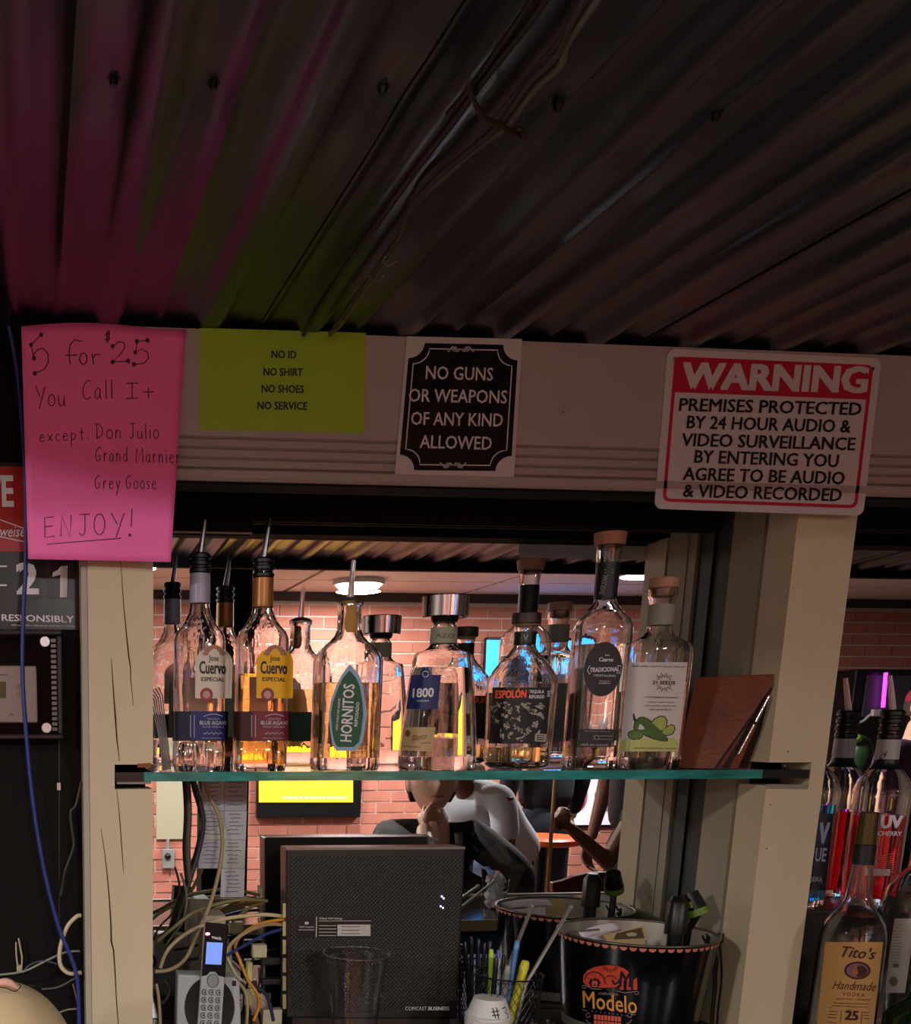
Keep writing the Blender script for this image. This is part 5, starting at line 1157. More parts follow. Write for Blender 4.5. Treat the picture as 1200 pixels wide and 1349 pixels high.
mb = MB(); txt(mb, VF, "Tito's", 1109, 1253, 1154, 1257, 15, .015, .35, off=.0014); txt(mb, VF, 'Handmade', 1097, 1297.5, 1154, 1300, 11, .005, .35, off=.0014); txt(mb, VF, 'VODKA', 1110, 1309.3, 1139, 1310.8, 5, .0, off=.0014, space=1.4); txt(mb, VF, 'AUSTIN * TEXAS', 1101, 1315.5, 1146, 1317.3, 2.6, .0, off=.0014)
txt(mb, VF, 'Mockingbird Distillery Bonded Grain', 1098, 1321.5, 1144, 1323, 2.4, .01, off=.0014); txt(mb, VF, 'Distilled by fifth generation, inc.', 1096, 1325, 1145, 1327, 2.4, .01, off=.0014)
ribbon(mb, VF, [(1092, 1327.5), (1120, 1330), (1146, 1331)], .7, .0014); txt(mb, VF, '25', 1113, 1337.2, 1131, 1338.2, 13, .05, off=.0014); ribbon(mb, VF, [(1108.5, 1331), (1107, 1348)], .7, .0014); ribbon(mb, VF, [(1136, 1332), (1134.5, 1349)], .7, .0014)
mb.build('lettering', mt_, L, kind='stuff'); mb = MB()
for k in range(3): ribbon(mb, VF, [(1092-k, 1332+k*4), (1103-k*.6, 1333+k*4)], 1, .0014); ribbon(mb, VF, [(1138, 1333.5+k*4), (1145, 1334.3+k*4)], 1, .0014)
ribbon(mb, VF, [(1089, 1346), (1102, 1347.5)], .8, .0014); mb.build('lettering', mt_, L)
mb = MB(); disc(mb, VF, 1129.5, 1278.5, 17.5, 11.8, .0014, 28); mb.build('medallion', mt_, L)
mb = MB(); disc(mb, VF, 1129.5, 1278.5, 14.5, 9.3, .0018, 24); mb.build('medallion_ground', mat('print_mauve', '#7a5560', .6), L)
mb = MB(); disc(mb, VF, 1132.5, 1279.5, 10, 7.5, .0020, 16); mb.build('medallion_drawing', mt_, L)
mb = MB(); disc(mb, VF, 1126, 1280.5, 4.2, 5.6, .0022, 12); disc(mb, VF, 1127, 1273.5, 1.8, 3.4, .0022, 10); mb.build('still_drawing', mat('print_copper', '#9a5a2c', .6), L)
# clear bottle at the frame edge with a tall white label, and a dark-necked one before it
prof = [(1378, 40, 2, 1), (1372, 42, 2, 1), (1190, 36, 2, 1), (1168, 32, 2, 1), (1152, 22, 2, 1), (1144, 14, 2, 1), (1100, 13, 2, 1)]
RF, O = vodka(1178, 1390, 1.725, l_clear, 1180, 'clear bottle with a tall pale text label, behind the dark-necked bottle', prof)
L = lab(RF, O, [(1308, 1166, 1192), (1260, 1171, 1199), (1210, 1178.5, 1208)], mat('label_bone', '#b3aaa0', .7), nu=10)
mb = MB()
for k in range(13): ribbon(mb, RF, [(1176.5-k*.4, 1218+k*4), (1190-k*.4, 1219+k*4)], .6, .0012)
mb.build('print', mat('print_greybrown', '#6b625a', .6), L)
mb = MB(); disc(mb, RF, 1177, 1293, 5.5, 6.5, .0012, 12); disc(mb, RF, 1180, 1272, 5, 3, .0012, 12); mb.build('emblem', mat('print_khaki', '#6f5f48', .6), L)
cap(RF, O, 1102, 1078, 14, 13.5, m_steel, 'cap')
prof = [(1384, 38, 2, 1), (1378, 40, 2, 1), (1340, 38, 2, 1), (1326, 27, 2, 1), (1316, 17, 2, 1), (1306, 14.5, 2, 1), (1262, 13.2, 2, 1)]
KF = Form(1203, 1410, 1.60, prof, 0, CT+.0005)
O = thing('dark_bottle', tuple(KF.loc), 'dark green bottle with a black capped, red banded neck at the right frame edge', 'bottle')
mb = MB(); KF.shell(mb); mb.build('glass', mat('bottle_dark_green', '#0a1f0c', .1, coat=.5), O, smooth=60)
band(KF, O, 1296, 1267, mat('band_crimson', '#5a0f1c', .4), 'neck_wrap'); collar(KF, O, 1266, 1244, 3, 1.25); spout(KF, O, 1246, 1238, .006, .005, m_rubber, None)
# green glass bottle lying low left of the tan label, its shoulder just in the frame
GF = Form(1066, 1378, 1.86, [(1378, 26, 2, 1), (1352, 27, 2, 1), (1344, 22, 2, 1), (1338, 8, 2, 1)], 0, CT+.0005)
O = thing('green_tumbler', tuple(GF.loc), 'small green glass lamp-like tumbler, its top just showing beside the right post', 'glass')
mb = MB(); GF.shell(mb); mb.build('glass', glassmat('green_glass', (.12, .75, .12), bump=.4, bscale=60), O, smooth=60)

# ---------------------------------------------------------------- leather bill holders and the paper stack
m_lea = mat('brown_leather', '#7a3e22', .42, var=.3, vscale=14, bump=.3, bscale=120); m_lea2 = mat('dark_leather', '#24130e', .4, var=.2, vscale=14)
def slab(mb, pts, d=Vector((0, .004, 0))): mb.prism(pts, d)
O = thing('bill_holder', tuple(at(925, 1015, 1.78)), 'brown leather bill holder leaning right of the pepper-label bottle', 'folder')
ztop = BZ+.0005
def hp(x, y, Y): p = at(x, y, Y); p.z = max(p.z, ztop); return p
def onplane(A, B_, C_, x, y):
    n_ = (B_-A).cross(C_-A); d = ray(x, y); e = Vector((0, 0, EYE)); t = n_.dot(A-e)/n_.dot(d); p = e+d*t; p.z = max(p.z, ztop); return p
mb = MB(); A_, B1, C1 = at(918, 892, 1.79), at(1018, 889, 1.712), at(938, 1014, 1.725); slab(mb, [onplane(A_, B1, C1, *p) for p in ((918, 892), (1020, 888), (1017, 903), (940, 1015), (889, 1015))], Vector((.0012, .0035, 0))); mb.build('front_cover', m_lea, O, bevel=.001)
mb = MB(); slab(mb, [hp(1022, 889, 1.710), hp(1024, 893, 1.710), hp(972, 1016, 1.735), hp(944, 1016, 1.730), hp(1018, 906, 1.713)], Vector((0, .0035, 0))); mb.build('back_cover', m_lea, O, bevel=.001)
mb = MB(); slab(mb, [hp(1016, 904, 1.712), hp(960, 1016, 1.731), hp(940, 1016, 1.731)], Vector((0, .002, 0))); mb.build('lining', m_lea2, O)
O = thing('bill_holder', tuple(at(975, 1015, 1.76)), 'second, near-black bill holder leaning behind the brown leather one', 'folder')
mb = MB(); slab(mb, [hp(1024, 896, 1.714), hp(1026, 899, 1.714), hp(984, 1016, 1.744), hp(962, 1016, 1.744)], Vector((0, .003, 0))); mb.build('cover', m_lea2, O, bevel=.001)
O = thing('ballpoint_pen', tuple(at(985, 980, 1.725)), 'silver pen tucked in the leather bill holders', 'pen')
a, b = at(1013, 917, 1.708), at(973, 993, 1.722); mb = MB(); mb.tube([a, a.lerp(b, .45)], .0026, 10, 1); mb.build('cap', m_chrome, O, smooth=True)
mb = MB(); mb.tube([a.lerp(b, .47), b], .0022, 10, 1); mb.build('barrel', m_chrome, O, smooth=True)
mb = MB(); c_ = a.lerp(b, .46); mb.ball(c_, .0034, 10, 8); mb.build('ring', m_black2, O, smooth=True)
O = thing('receipt_stack', tuple(at(210, 1015, 1.735)), 'curled white receipts standing at the left end of the glass shelf', 'papers')
m_pap = mat('receipt_paper', '#cfc8cc', .7)
for k in range(6):
    ox = k*2.0-5; yy = 1.725+k*.006
    L_ = [(187+k*4.2, 912-k*1.2), (198+k*3, 922-k), (206+k*2.2, 955), (211+k*2, 985), (214+k*2.0, 1015)]; mb = MB(); vv = []
    for x, y in L_:
        p = at(x, y, yy); p.z = max(p.z, ztop); vv += [p, p+Vector((.006, .035, .002 if y < 930 else 0))]
    mb.add(vv, [(2*i, 2*i+1, 2*i+3, 2*i+2) for i in range(len(L_)-1)]); mb.build('receipt', m_pap, O, smooth=True, solid=.0003)
# ================================================================ things on the back counter
CZT = CT+.0005
# router
YR = 1.83
O = thing('router', tuple(at(490, 1341, YR)), 'large upright black router with perforated face standing on the counter', 'router')
a, b, c, d = (377, 1117.5), (613, 1116), (602.5, 1343), (377.5, 1341)
mm = mat('router_black', '#15130f', .5)
nt = mm.node_tree; bs = nt.nodes['Principled BSDF']; tc = nt.nodes.new('ShaderNodeTexCoord'); mp = nt.nodes.new('ShaderNodeMapping'); mp.inputs['Rotation'].default_value = (0, .785, 0)
vo = nt.nodes.new('ShaderNodeTexVoronoi'); vo.inputs['Scale'].default_value = 190; vo.inputs['Randomness'].default_value = 0; bu = nt.nodes.new('ShaderNodeBump'); bu.inputs['Strength'].default_value = .8; bu.inputs['Distance'].default_value = .002
rp_ = nt.nodes.new('ShaderNodeValToRGB'); rp_.color_ramp.elements[0].color = (.0015, .0013, .001, 1); rp_.color_ramp.elements[1].color = S('#1d1a15'); rp_.color_ramp.elements[0].position = .25; rp_.color_ramp.elements[1].position = .4
nt.links.new(tc.outputs['Object'], mp.inputs[0]); nt.links.new(mp.outputs[0], vo.inputs['Vector']); nt.links.new(vo.outputs['Distance'], rp_.inputs[0]); nt.links.new(rp_.outputs[0], bs.inputs['Base Color']); nt.links.new(vo.outputs['Distance'], bu.inputs['Height']); nt.links.new(bu.outputs[0], bs.inputs['Normal'])
R0 = Plane(YR-.024); mf = mat('router_frame', '#1f1c18', .35)
fr = [R0(*p) for p in (a, b, c, d)]
for p in fr[2:]: p.z = max(p.z, CZT)
bk = [p+Vector((0, .048, 0)) for p in fr]
mb = MB(); mb.hexa(fr, bk); mb.build('case', mf, O, bevel=.003)
mb = MB(); mb.box((fr[3].x+.012, YR-.018, CZT), (fr[2].x-.012, YR+.018, fr[3].z-.0003)); mb.build('foot', mat('router_foot', '#2b231a', .5), O)
mb = MB(); rows(mb, R0, [(1330, 383, 600), (1128, 383, 608)], .0008, 4); mb.build('grille', mm, O)
mb = MB(); mb.hexa([R0(377, 1117, .001), R0(613, 1115.5, .001), R0(613, 1118.5, .001), R0(377, 1120, .001)], [R0(377, 1117, -.048), R0(613, 1115.5, -.048), R0(613, 1118.5, -.048), R0(377, 1120, -.048)]); mb.build('top_rim', mat('router_rim', '#77736c', .3), O)
for x in (433, 560): mb = MB(); disc(mb, R0, x, 1141.5, 3.8, 3.8, .0014, 16); mb.build('mounting_hole', m_ink, O)
mb = MB(); rows(mb, R0, [(1236, 391, 489), (1207, 391, 489)], .0012, 2); L = mb.build('label', mat('sticker_black', '#12100e', .4), O)
mb = MB(); rows(mb, R0, [(1233, 444.5, 488), (1218, 444.5, 488)], .0018, 2); mb.build('label_field', mat('sticker_white', '#b5b1a8', .6), L)
mb = MB(); txt(mb, R0, 'Default WiFi Settings', 420.5, 1210.3, 451, 1210.3, 3.2, .03, off=.0018); txt(mb, R0, 'WiFi Capable', 394, 1221.5, 414, 1221.5, 2.8, .02, off=.0018); ribbon(mb, R0, [(393, 1225), (414, 1225)], .8, .0018)
ribbon(mb, R0, [(417, 1207.5), (416.5, 1235)], 1.2, .0018); ribbon(mb, R0, [(420, 1213.3), (489, 1213)], .7, .0018); disc(mb, R0, 404, 1216, 3, 2, .0018, 8)
for k in range(4): ribbon(mb, R0, [(420, 1219.5+k*4.3), (443, 1219.5+k*4.3)], .8, .0018)
mb.build('print', mat('sticker_white', '#b5b1a8', .6), L)
mb = MB()
for k in range(3): ribbon(mb, R0, [(450, 1220.8+k*4.6), (474, 1220.8+k*4.6)], .8, .0024)
mb.build('print', mat('router_frame', '#1f1c18', .35), L)
mb = MB(); txt(mb, R0, 'COMCAST', 534, 1328.6, 562, 1328.6, 5, .0, off=.0018); txt(mb, R0, 'BUSINESS', 564, 1328.6, 592, 1328.6, 5, .035, off=.0018); mb.build('lettering', m_white, O)
for (x, y) in ((582, 1181), (584.5, 1183.5), (580.5, 1194), (583.5, 1196)): mb = MB(); disc(mb, R0, x, y, 1.2, 1.2, .002, 10); mb.build('led', mat('led_violet', (.3, .3, 1), .4, emis=6), O)
mb = MB()
for k in range(6):
    y0 = 1190+k*24; mb = MB(); mb.hexa([R0(372.5, y0, -.004), R0(377.2, y0, -.004), R0(377.2, y0+19, -.004), R0(372.5, y0+19, -.004)], [R0(372.5, y0, -.04), R0(377.2, y0, -.04), R0(377.2, y0+19, -.04), R0(372.5, y0+19, -.04)]); mb.build('port', mat('port_ivory', '#b3a678', .4), O)
# clear cup
def rim_form(x, yb, Y, prof, zb=None): return Form(x, yb, Y, prof, 0, CZT if zb is None else zb)
CF = rim_form(463.5, 1410, 1.69, [(1410, 23, 2, 1), (1406, 24, 2, 1), (1262, 39, 2, 1), (1257, 40.5, 2, 1), (1255.5, 42, 2, 1)])
O = thing('plastic_cup', tuple(CF.loc), 'empty clear plastic cup in front of the black router', 'cup')
mb = MB(); mb.keepn = True; CF.shell(mb, top=False); CF.shell(mb, z0=CF.z0+.002, off=-.0009, flip=True, top=False)
mb.build('wall', mat('cup_clear', (.96, .96, .98), .02, trans=1, ior=1.3, bump=.5, bscale=50, stretch=(1, 1, .1)), O, smooth=60)
mb = MB(); r = CF.r[-1][1]; mb.tube([(CF.x+r*math.cos(t*.2618), CF.Y+r*math.sin(t*.2618), CF.r[-1][0]) for t in range(25)], .0013, 6, 1); mb.build('rim', MATS['cup_clear'], O, smooth=True)
for y in (1264, 1325):
    z = CF.zof(y); r = CF.sec(z)[1]; mb = MB(); mb.tube([(CF.x+r*math.cos(t*.2618), CF.Y+r*math.sin(t*.2618), z) for t in range(25)], .0007, 5, 1); mb.build('ridge', MATS['cup_clear'], O, smooth=True)
# cordless phone on its base
YF = 1.72; Pp = Plane(YF); 
O = thing('charging_dock', tuple(at(275, 1376, YF)), 'silver square charging base with a black oval recess', 'phone')
mb = MB(); q = [Pp(235, 1284), Pp(310, 1287.5), Pp(316, 1295), Pp(318, 1425), Pp(232, 1425)]
for p in q: p.z = max(p.z, CZT)
mb.prism(q, (0, .04, 0)); mb.build('housing', mat('phone_silver', '#a3a6a6', .35, bump=.05, bscale=200), O, bevel=.003)
mb = MB(); disc(mb, Pp, 276, 1327, 33, 40, .0012, 36); mb.build('recess', m_black2, O)
mb = MB(); rows(mb, Pp, [(1299, 306, 311), (1292, 306, 311)], .0012, 1); mb.build('badge', m_ink, O)
HPn = Plane(YF-.012)
O = thing('cordless_phone', tuple(at(280, 1370, YF-.01)), 'cordless handset with black top, blue screen and silver keypad, standing in its base', 'phone')
mb = MB(); mb.hexa([HPn(270, 1214.5), HPn(300.5, 1217.5), HPn(296.5, 1290), HPn(264.5, 1288)], [HPn(270, 1214.5, -.0105), HPn(300.5, 1217.5, -.0105), HPn(296.5, 1290, -.0105), HPn(264.5, 1288, -.0105)]); mb.build('body', mat('phone_black', '#101216', .25), O, bevel=.002)
mb = MB(); q = [HPn(265.5, 1286.5, .002), HPn(273, 1285, .002), HPn(277, 1280.5, .002), HPn(284, 1280.5, .002), HPn(287.5, 1285.5, .002), HPn(296, 1287.5, .002), HPn(289, 1425, .002), HPn(258, 1425, .002)]
for p in q: p.z = max(p.z, CZT+.002)
mb.prism(q, (0, .0115, 0)); mb.build('keypad_face', mat('phone_silver', '#a3a6a6', .35), O, bevel=.001)
mb = MB(); mb.hexa([HPn(268.8, 1216, .0005), HPn(270.5, 1215, .0005), HPn(265.5, 1289, .0005), HPn(263.8, 1289, .0005)], [HPn(268.8, 1216, -.010), HPn(270.5, 1215, -.010), HPn(265.5, 1289, -.010), HPn(263.8, 1289, -.010)]); mb.build('side_rail', m_steel, O)
mb = MB(); rows(mb, HPn, [(1270, 270.5, 291.5, 1271), (1241, 272.5, 293.5, 1242)], .0008, 2); mb.build('screen', mat('phone_screen', (.14, .24, .62), .3, emis=.8), O)
mb = MB(); disc(mb, HPn, 273.5, 1230.3, 3.2, 1.8, .0008, 12); mb.build('led', mat('led_pink', (1, .25, .35), .4, emis=5), O)
mb = MB(); txt(mb, HPn, 'vtech', 278.5, 1234, 291.5, 1236.5, 4.4, .03, off=.0008); mb.build('lettering', m_white, O)
mb = MB(); disc(mb, HPn, 280.3, 1292, 7, 8.5, .0032, 20); mb.build('navigation_wheel', mat('phone_silver_dark', '#8a8d8e', .3), O)
kd = mat('key_dark', '#3c3e40', .4)
mb = MB(); ribbon(mb, HPn, [(280.3+7.3*math.cos(i*.42), 1292+8.8*math.sin(i*.42)) for i in range(16)], .8, .0036); mb.build('wheel_ring', kd, O)
for r_ in range(6):
    for k in range(3):
        x = 269.3-r_*.55+k*9.3; y = 1307+r_*10.2+k*.3; mb = MB(); ribbon(mb, HPn, [(x+3.2*math.cos(.6+i*.5), y+3.6*math.sin(.6+i*.5)) for i in range(11)], 1.1, .0034); disc(mb, HPn, x+.8, y, 1.3, 1.7, .0034, 8); mb.build('key', kd, O)
# cables around the phone and router
cb = '#b5a27a'
cable([(268, 1022, 1.90), (274, 1045, 1.89), (288, 1075, 1.88), (293, 1110, 1.86), (288, 1150, 1.84), (277, 1190, 1.82), (262, 1225, 1.80), (245, 1262, 1.79), (225, 1277, 1.78), (204, 1280, 1.775)], .0036, cb, 'long cream cable dropping from the shelf past the receipts on the mirror', Y=1.8)
cable([(352, 1187, 1.885), (320, 1185, 1.86), (290, 1190, 1.85), (255, 1202, 1.84), (225, 1225, 1.82), (207, 1240, 1.80)], .0034, '#8a8158', 'olive-beige cable running left from behind the router')
cable([(378, 1208, 1.83), (350, 1205, 1.82), (320, 1207, 1.81), (285, 1213, 1.80), (250, 1227, 1.79), (222, 1250, 1.78), (211, 1275, 1.78)], .0036, '#c7b48a', 'pale cream network cable plugged into the router, topmost')
cable([(378, 1211, 1.826), (350, 1215, 1.815), (325, 1226, 1.80), (310, 1245, 1.79), (316, 1265, 1.78), (326, 1290, 1.77), (338, 1308, 1.765), (341, 1325, 1.765), (334, 1345, 1.76)], .0030, '#c98a1e', 'orange-yellow network cable plugged into the router')
cable([(378, 1219, 1.824), (352, 1218, 1.81), (325, 1228, 1.79), (305, 1243, 1.78), (299, 1258, 1.775)], .0034, '#a38a66', 'tan network cable under the orange one')
cable([(378, 1223, 1.822), (352, 1230, 1.805), (325, 1244, 1.785), (300, 1258, 1.765)], .0030, '#25366e', 'dark blue network cable under the tan one')
cable([(206, 1296, 1.77), (209, 1315, 1.765), (211, 1349, 1.76), (208, 1378, 1.76)], .0030, '#c0ad86', 'cream cable at the foot of the left post')
cable([(313, 1293, 1.78), (322, 1305, 1.775), (326, 1325, 1.77), (324, 1355, 1.77), (322, 1378, 1.77)], .0030, '#b7a37a', 'cream cable falling just right of the phone base')
cable([(306, 1215, 1.86), (320, 1202, 1.87), (335, 1193, 1.88), (348, 1190, 1.885)], .0028, '#7a6a34', 'short mustard cable behind the phone')
cable([(222, 1250, 1.895), (238, 1200, 1.90), (250, 1160, 1.905), (262, 1120, 1.91), (268, 1080, 1.91), (258, 1040, 1.91), (254, 1020, 1.91)], .0045, '#3a3a38', 'thick charcoal cable hanging against the mirror, left of the receipts')
cable([(246, 1018, 1.905), (249, 1070, 1.905), (247, 1120, 1.905), (250, 1160, 1.905)], .0055, '#5b574b', 'grey cable bundle hanging straight against the mirror')
cable([(214, 1262, 1.84), (222, 1240, 1.85), (240, 1215, 1.86), (246, 1180, 1.87), (238, 1150, 1.88)], .0022, '#6b6650', 'thin grey-green wire behind the cream cables')
cable([(308, 1262, 1.83), (330, 1256, 1.84), (352, 1252, 1.85), (372, 1250, 1.86)], .0022, '#0f0f12', 'thin black wire behind the orange cable')
cable([(338, 1300, 1.80), (350, 1310, 1.80), (356, 1325, 1.80), (360, 1345, 1.80)], .0032, '#27344f', 'slate blue cable low beside the router')
cable([(300, 1262, 1.79), (312, 1285, 1.80), (330, 1300, 1.81), (352, 1321, 1.81)], .0026, '#d2c9a8', 'off-white wire crossing low behind the orange cable')
cable([(204, 1302, 1.80), (212, 1322, 1.80), (224, 1306, 1.80), (216, 1290, 1.81)], .0030, '#4a4641', 'grey cable loop at the foot of the mirror')
cable([(238, 1266, 1.87), (262, 1262, 1.87), (300, 1250, 1.87)], .0025, '#1d1c1c', 'black cable behind the phone handset')
# power adapters and connector clutter between phone and router
for i, (x0, y0, x1, y1, Y_, col, lb) in enumerate(((333, 1245, 352, 1262, 1.80, '#c9c39a', 'ivory power adapter behind the orange cable'), (326, 1268, 333, 1294, 1.795, '#c6c07c', 'narrow pale yellow connector block beside the orange cable'), (322, 1303, 336, 1325, 1.80, '#bfb88c', 'ivory multi-pin connector under the orange cable'),
        (345, 1262, 370, 1272, 1.83, '#17171a', 'black network switch, upper of two beside the router'), (345, 1290, 371, 1298, 1.83, '#1b1a1c', 'black network switch, lower of two beside the router'), (346, 1330, 372, 1350, 1.80, '#c2bda4', 'crumpled ivory plug low beside the router'), (294, 1248, 306, 1284, 1.80, '#7f8468', 'grey-green adapter standing behind the handset'))):
    p, q = at(x0, y1, Y_), at(x1, y0, Y_); mb = MB(); mb.box((p.x, Y_, p.z), (q.x, Y_+.018, q.z)); O = mb.build('power_adapter' if 'adapter' in lb else 'connector' if 'connector' in lb or 'plug' in lb else 'network_switch', mat('box_'+col[1:], col, .4, var=.15, vscale=60), bevel=.0015); tag(O, lb, 'electronics')
    mb = MB(); mb.tube([Vector((p.x+.003, Y_+.009, p.z)), Vector((p.x-.004, Y_+.012, (p.z+CZT)/2)), Vector((p.x+.004, Y_+.016, CZT+.003))], .0020, 6, 3); mb.build('cord', m_rubber, O, smooth=True)
for x, y in ((352, 1270), (352, 1296)):
    for k in range(3): pass
O = thing('label_printer', tuple(at(290, 1216, 1.82)), 'ivory box edge standing just behind the handset top', 'box')
p, q = at(268, 1216, 1.80), at(298, 1206, 1.80); mb = MB(); mb.box((p.x, 1.80, CZT), (q.x, 1.86, q.z)); mb.build('case', mat('ivory_box', '#a39c86', .5), O, bevel=.003)
# receipts taped on the mirror
YT = YM-.0012; Tm = Plane(YT)
k = 0
ink_ = mat('receipt_ink', '#5d6170', .7)
names = ['top left receipt', 'top right receipt', 'second left receipt', 'second right receipt', 'third left receipt', 'third right receipt', 'lowest receipt']
for i, (x0, y0, x1, y1) in enumerate(((266, 1027, 296, 1068), (296.5, 1027, 326, 1068), (264.5, 1068.5, 295, 1106), (295.5, 1068.5, 325, 1106), (262.5, 1106.5, 293.5, 1144), (294, 1106.5, 323.5, 1144), (291.5, 1144.5, 322.5, 1182))):
    mb = MB(); fillquad(mb, Tm, (x0, y0), (x1, y0), (x1-1.2, y1), (x0-1.2, y1), .0002*(i % 2), 1, 1)
    O = tag(mb.build('receipt', mat('receipt_%d' % (i % 3), ['#c7cad0', '#b9bdc6', '#c3c6c4'][i % 3], .7), solid=.0002), 'handwritten white slip taped to the mirror, '+names[i]+' of the block', 'paper', 'slips taped to the mirror')
    mb = MB(); random.seed(30+i)
    for r_ in range(6):
        yy = y0+4+r_*(y1-y0-6)/6; xa = x0+3+random.uniform(0, 5); xb = x1-3-random.uniform(0, 9)
        ribbon(mb, Tm, [(xa+(xb-xa)*t/8, yy+random.uniform(-.7, .7)) for t in range(9)], 1.0, .0008)
    mb.build('handwriting', ink_, O, kind='stuff')
# portion cups marked #3
O = thing('portion_cups', tuple(at(643, 1376, 1.66)), 'upside-down stack of white portion cups marked 3', 'cups')
z0 = CZT; zt = at(643, 1310, 1.66).z; s_ = at(644, 1340, 1.66).x-at(643, 1340, 1.66).x; cx_ = at(643, 1345, 1.66).x
mwc = mat('portion_white', '#cdcac6', .5)
NP = int((zt-.030-z0)/.0058)+1
for k in range(NP):
    zb = z0+k*.0058; top_ = zb+.030; mb = MB(); mb.lathe((cx_, 1.66, 0), [(zb, 29*s_), (zb+.0018, 29*s_), (zb+.0022, 27*s_), (top_, 19.5*s_), (top_+.0004, 17*s_)], 32); mb.build('portion_cup', mwc, O, smooth=40)
zt = z0+(NP-1)*.0058+.030
class _Cone:
    def __call__(s, x, y, off=0):
        d = ray(x, y); p = at(x, y, 1.66); zz = min(max(p.z, z0), zt); r = (27+(19.5-27)*max(0, min(1, (zz-(zt-.028))/.028)))*s_+off; dx = max(-r*.98, min(r*.98, p.x-cx_)); return Vector((cx_+dx*.97, 1.66-math.sqrt(max(0, r*r-dx*dx)), p.z))
pcn = _Cone(); mb = MB()
ribbon(mb, pcn, [(652, 1323), (657, 1321.5), (659, 1325), (655, 1328), (660, 1330), (660, 1334), (655, 1337)], 1.2, .001); ribbon(mb, pcn, [(639, 1322), (641, 1334)], 1.3, .001); ribbon(mb, pcn, [(644, 1321), (645, 1335)], 1.3, .001); ribbon(mb, pcn, [(637, 1327), (647, 1325)], 1.2, .001); ribbon(mb, pcn, [(637, 1331), (647, 1330)], 1.2, .001)
mb.build('handwriting', m_ink, O)
# mesh cups of pens
def meshcup(x, y, rx, Y, label, yb=1378):
    z1 = at(x, y, Y).z; X = at(x, y, Y).x; s = at(x+1, y, Y).x-at(x, y, Y).x; r = rx*s; O = thing('pen_cup', (X, Y, CZT), label, 'cup'); h = z1-CZT
    mb = MB(); N = 30; M = 22
    for k in range(N):
        t0 = 2*math.pi*k/N
        for sgn in (1, -1):
            pts = [(X+r*(.86+.14*j/6)*math.cos(t0+sgn*j*.22), Y+r*(.86+.14*j/6)*math.sin(t0+sgn*j*.22), CZT+.002+(h-.004)*j/6) for j in range(7)]; mb.tube(pts, .0006, 3, 1)
    mb.build('mesh', m_black2, O, kind='stuff')
    mb = MB(); mb.tube([(X+r*math.cos(t*.2618), Y+r*math.sin(t*.2618), z1) for t in range(25)], .0016, 6, 1); mb.build('rim', m_black2, O, smooth=True)
    mb = MB(); mb.lathe((X, Y, CZT), [(0, r*.86), (.003, r*.86)], 24); mb.build('base', m_black2, O); return X, Y, r, z1
X, Y, r, z1 = meshcup(671, 1283, 41, 1.70, 'black wire mesh cup holding the yellow highlighter and pens')
def pen(p0, p1, rr, col, label, tipc=None, name='pen', n=10):
    O = thing(name, tuple(p0), label, 'pen'); a, b = Vector(p0), Vector(p1); mb = MB(); mb.tube([a, b], rr, n, 1); mb.build('barrel', mat('pen_'+col[1:], col, .35), O, smooth=50)
    mb = MB(); e = (b-a).normalized(); mb.tube([b+e*.0002, b+e*.012, b+e*.014], lambda t: rr*1.12*(1-.4*t), n, 1); mb.build('cap', mat('pen_'+(tipc or col)[1:], tipc or col, .35), O, smooth=50)
fl = CZT+.006
pen((X+.005, Y+.010, fl), tuple(at(690, 1276, 1.71)), .0075, '#d8d23a', 'yellow highlighter leaning in the front mesh cup', '#c9c62c')
pen((X-.006, Y+.004, fl), tuple(at(680, 1250, 1.72)), .0045, '#3d6ea8', 'blue pen with a clear clip in the front mesh cup', '#5f8fc4')
pen((X-.014, Y-.002, fl), tuple(at(668, 1282, 1.69)), .0052, '#7e7c78', 'thick grey marker in the front mesh cup', '#8b8984')
pen((X-.024, Y+.008, fl), tuple(at(653, 1272, 1.70)), .0042, '#15151a', 'black pen nearest the rim, left in the front mesh cup', '#15151a')
pen((X-.018, Y+.020, fl), tuple(at(647, 1261, 1.72)), .0042, '#8fb02c', 'lime green pen in the front mesh cup', '#a8c63c')
pen((X-.010, Y+.016, fl), tuple(at(656, 1262, 1.73)), .0035, '#c3c6d2', 'white and blue pen in the front mesh cup', '#4a63a8')
pen((X+.0, Y+.022, fl), tuple(at(663, 1268, 1.74)), .0035, '#24242c', 'black pen behind the grey marker', '#24242c')
for (a, b, lb) in (((663, 1290, 1.70), (701, 1194, 1.80), 'left long grey handle sticking out of the front mesh cup'), ((693, 1296, 1.69), (752, 1195, 1.76), 'right long grey handle sticking out of the front mesh cup')):
    p, q = at(*a), at(*b); e = (q-p).normalized(); t = (CZT+.008-p.z)/e.z; p0 = p+e*t*.0; O = thing('bar_spoon', tuple(p), lb, 'utensil')
    p0 = Vector((X+(.004 if 'left' in lb else .016), Y+.006, CZT+.012)); mb = MB(); mb.tube([p0, p, q], .0034, 8, 1); mb.build('handle', mat('handle_grey', '#8a857a', .4, metal=.4), O, smooth=50)
    mb = MB(); mb.ball(q, (.0045, .0045, .0045)); mb.build('end_knob', mat('handle_grey', '#8a857a', .4, metal=.4), O, smooth=True)
X2, Y2, r2, z2 = meshcup(631, 1268, 24, 1.845, 'dark wire cup of black pens between router and front mesh cup')
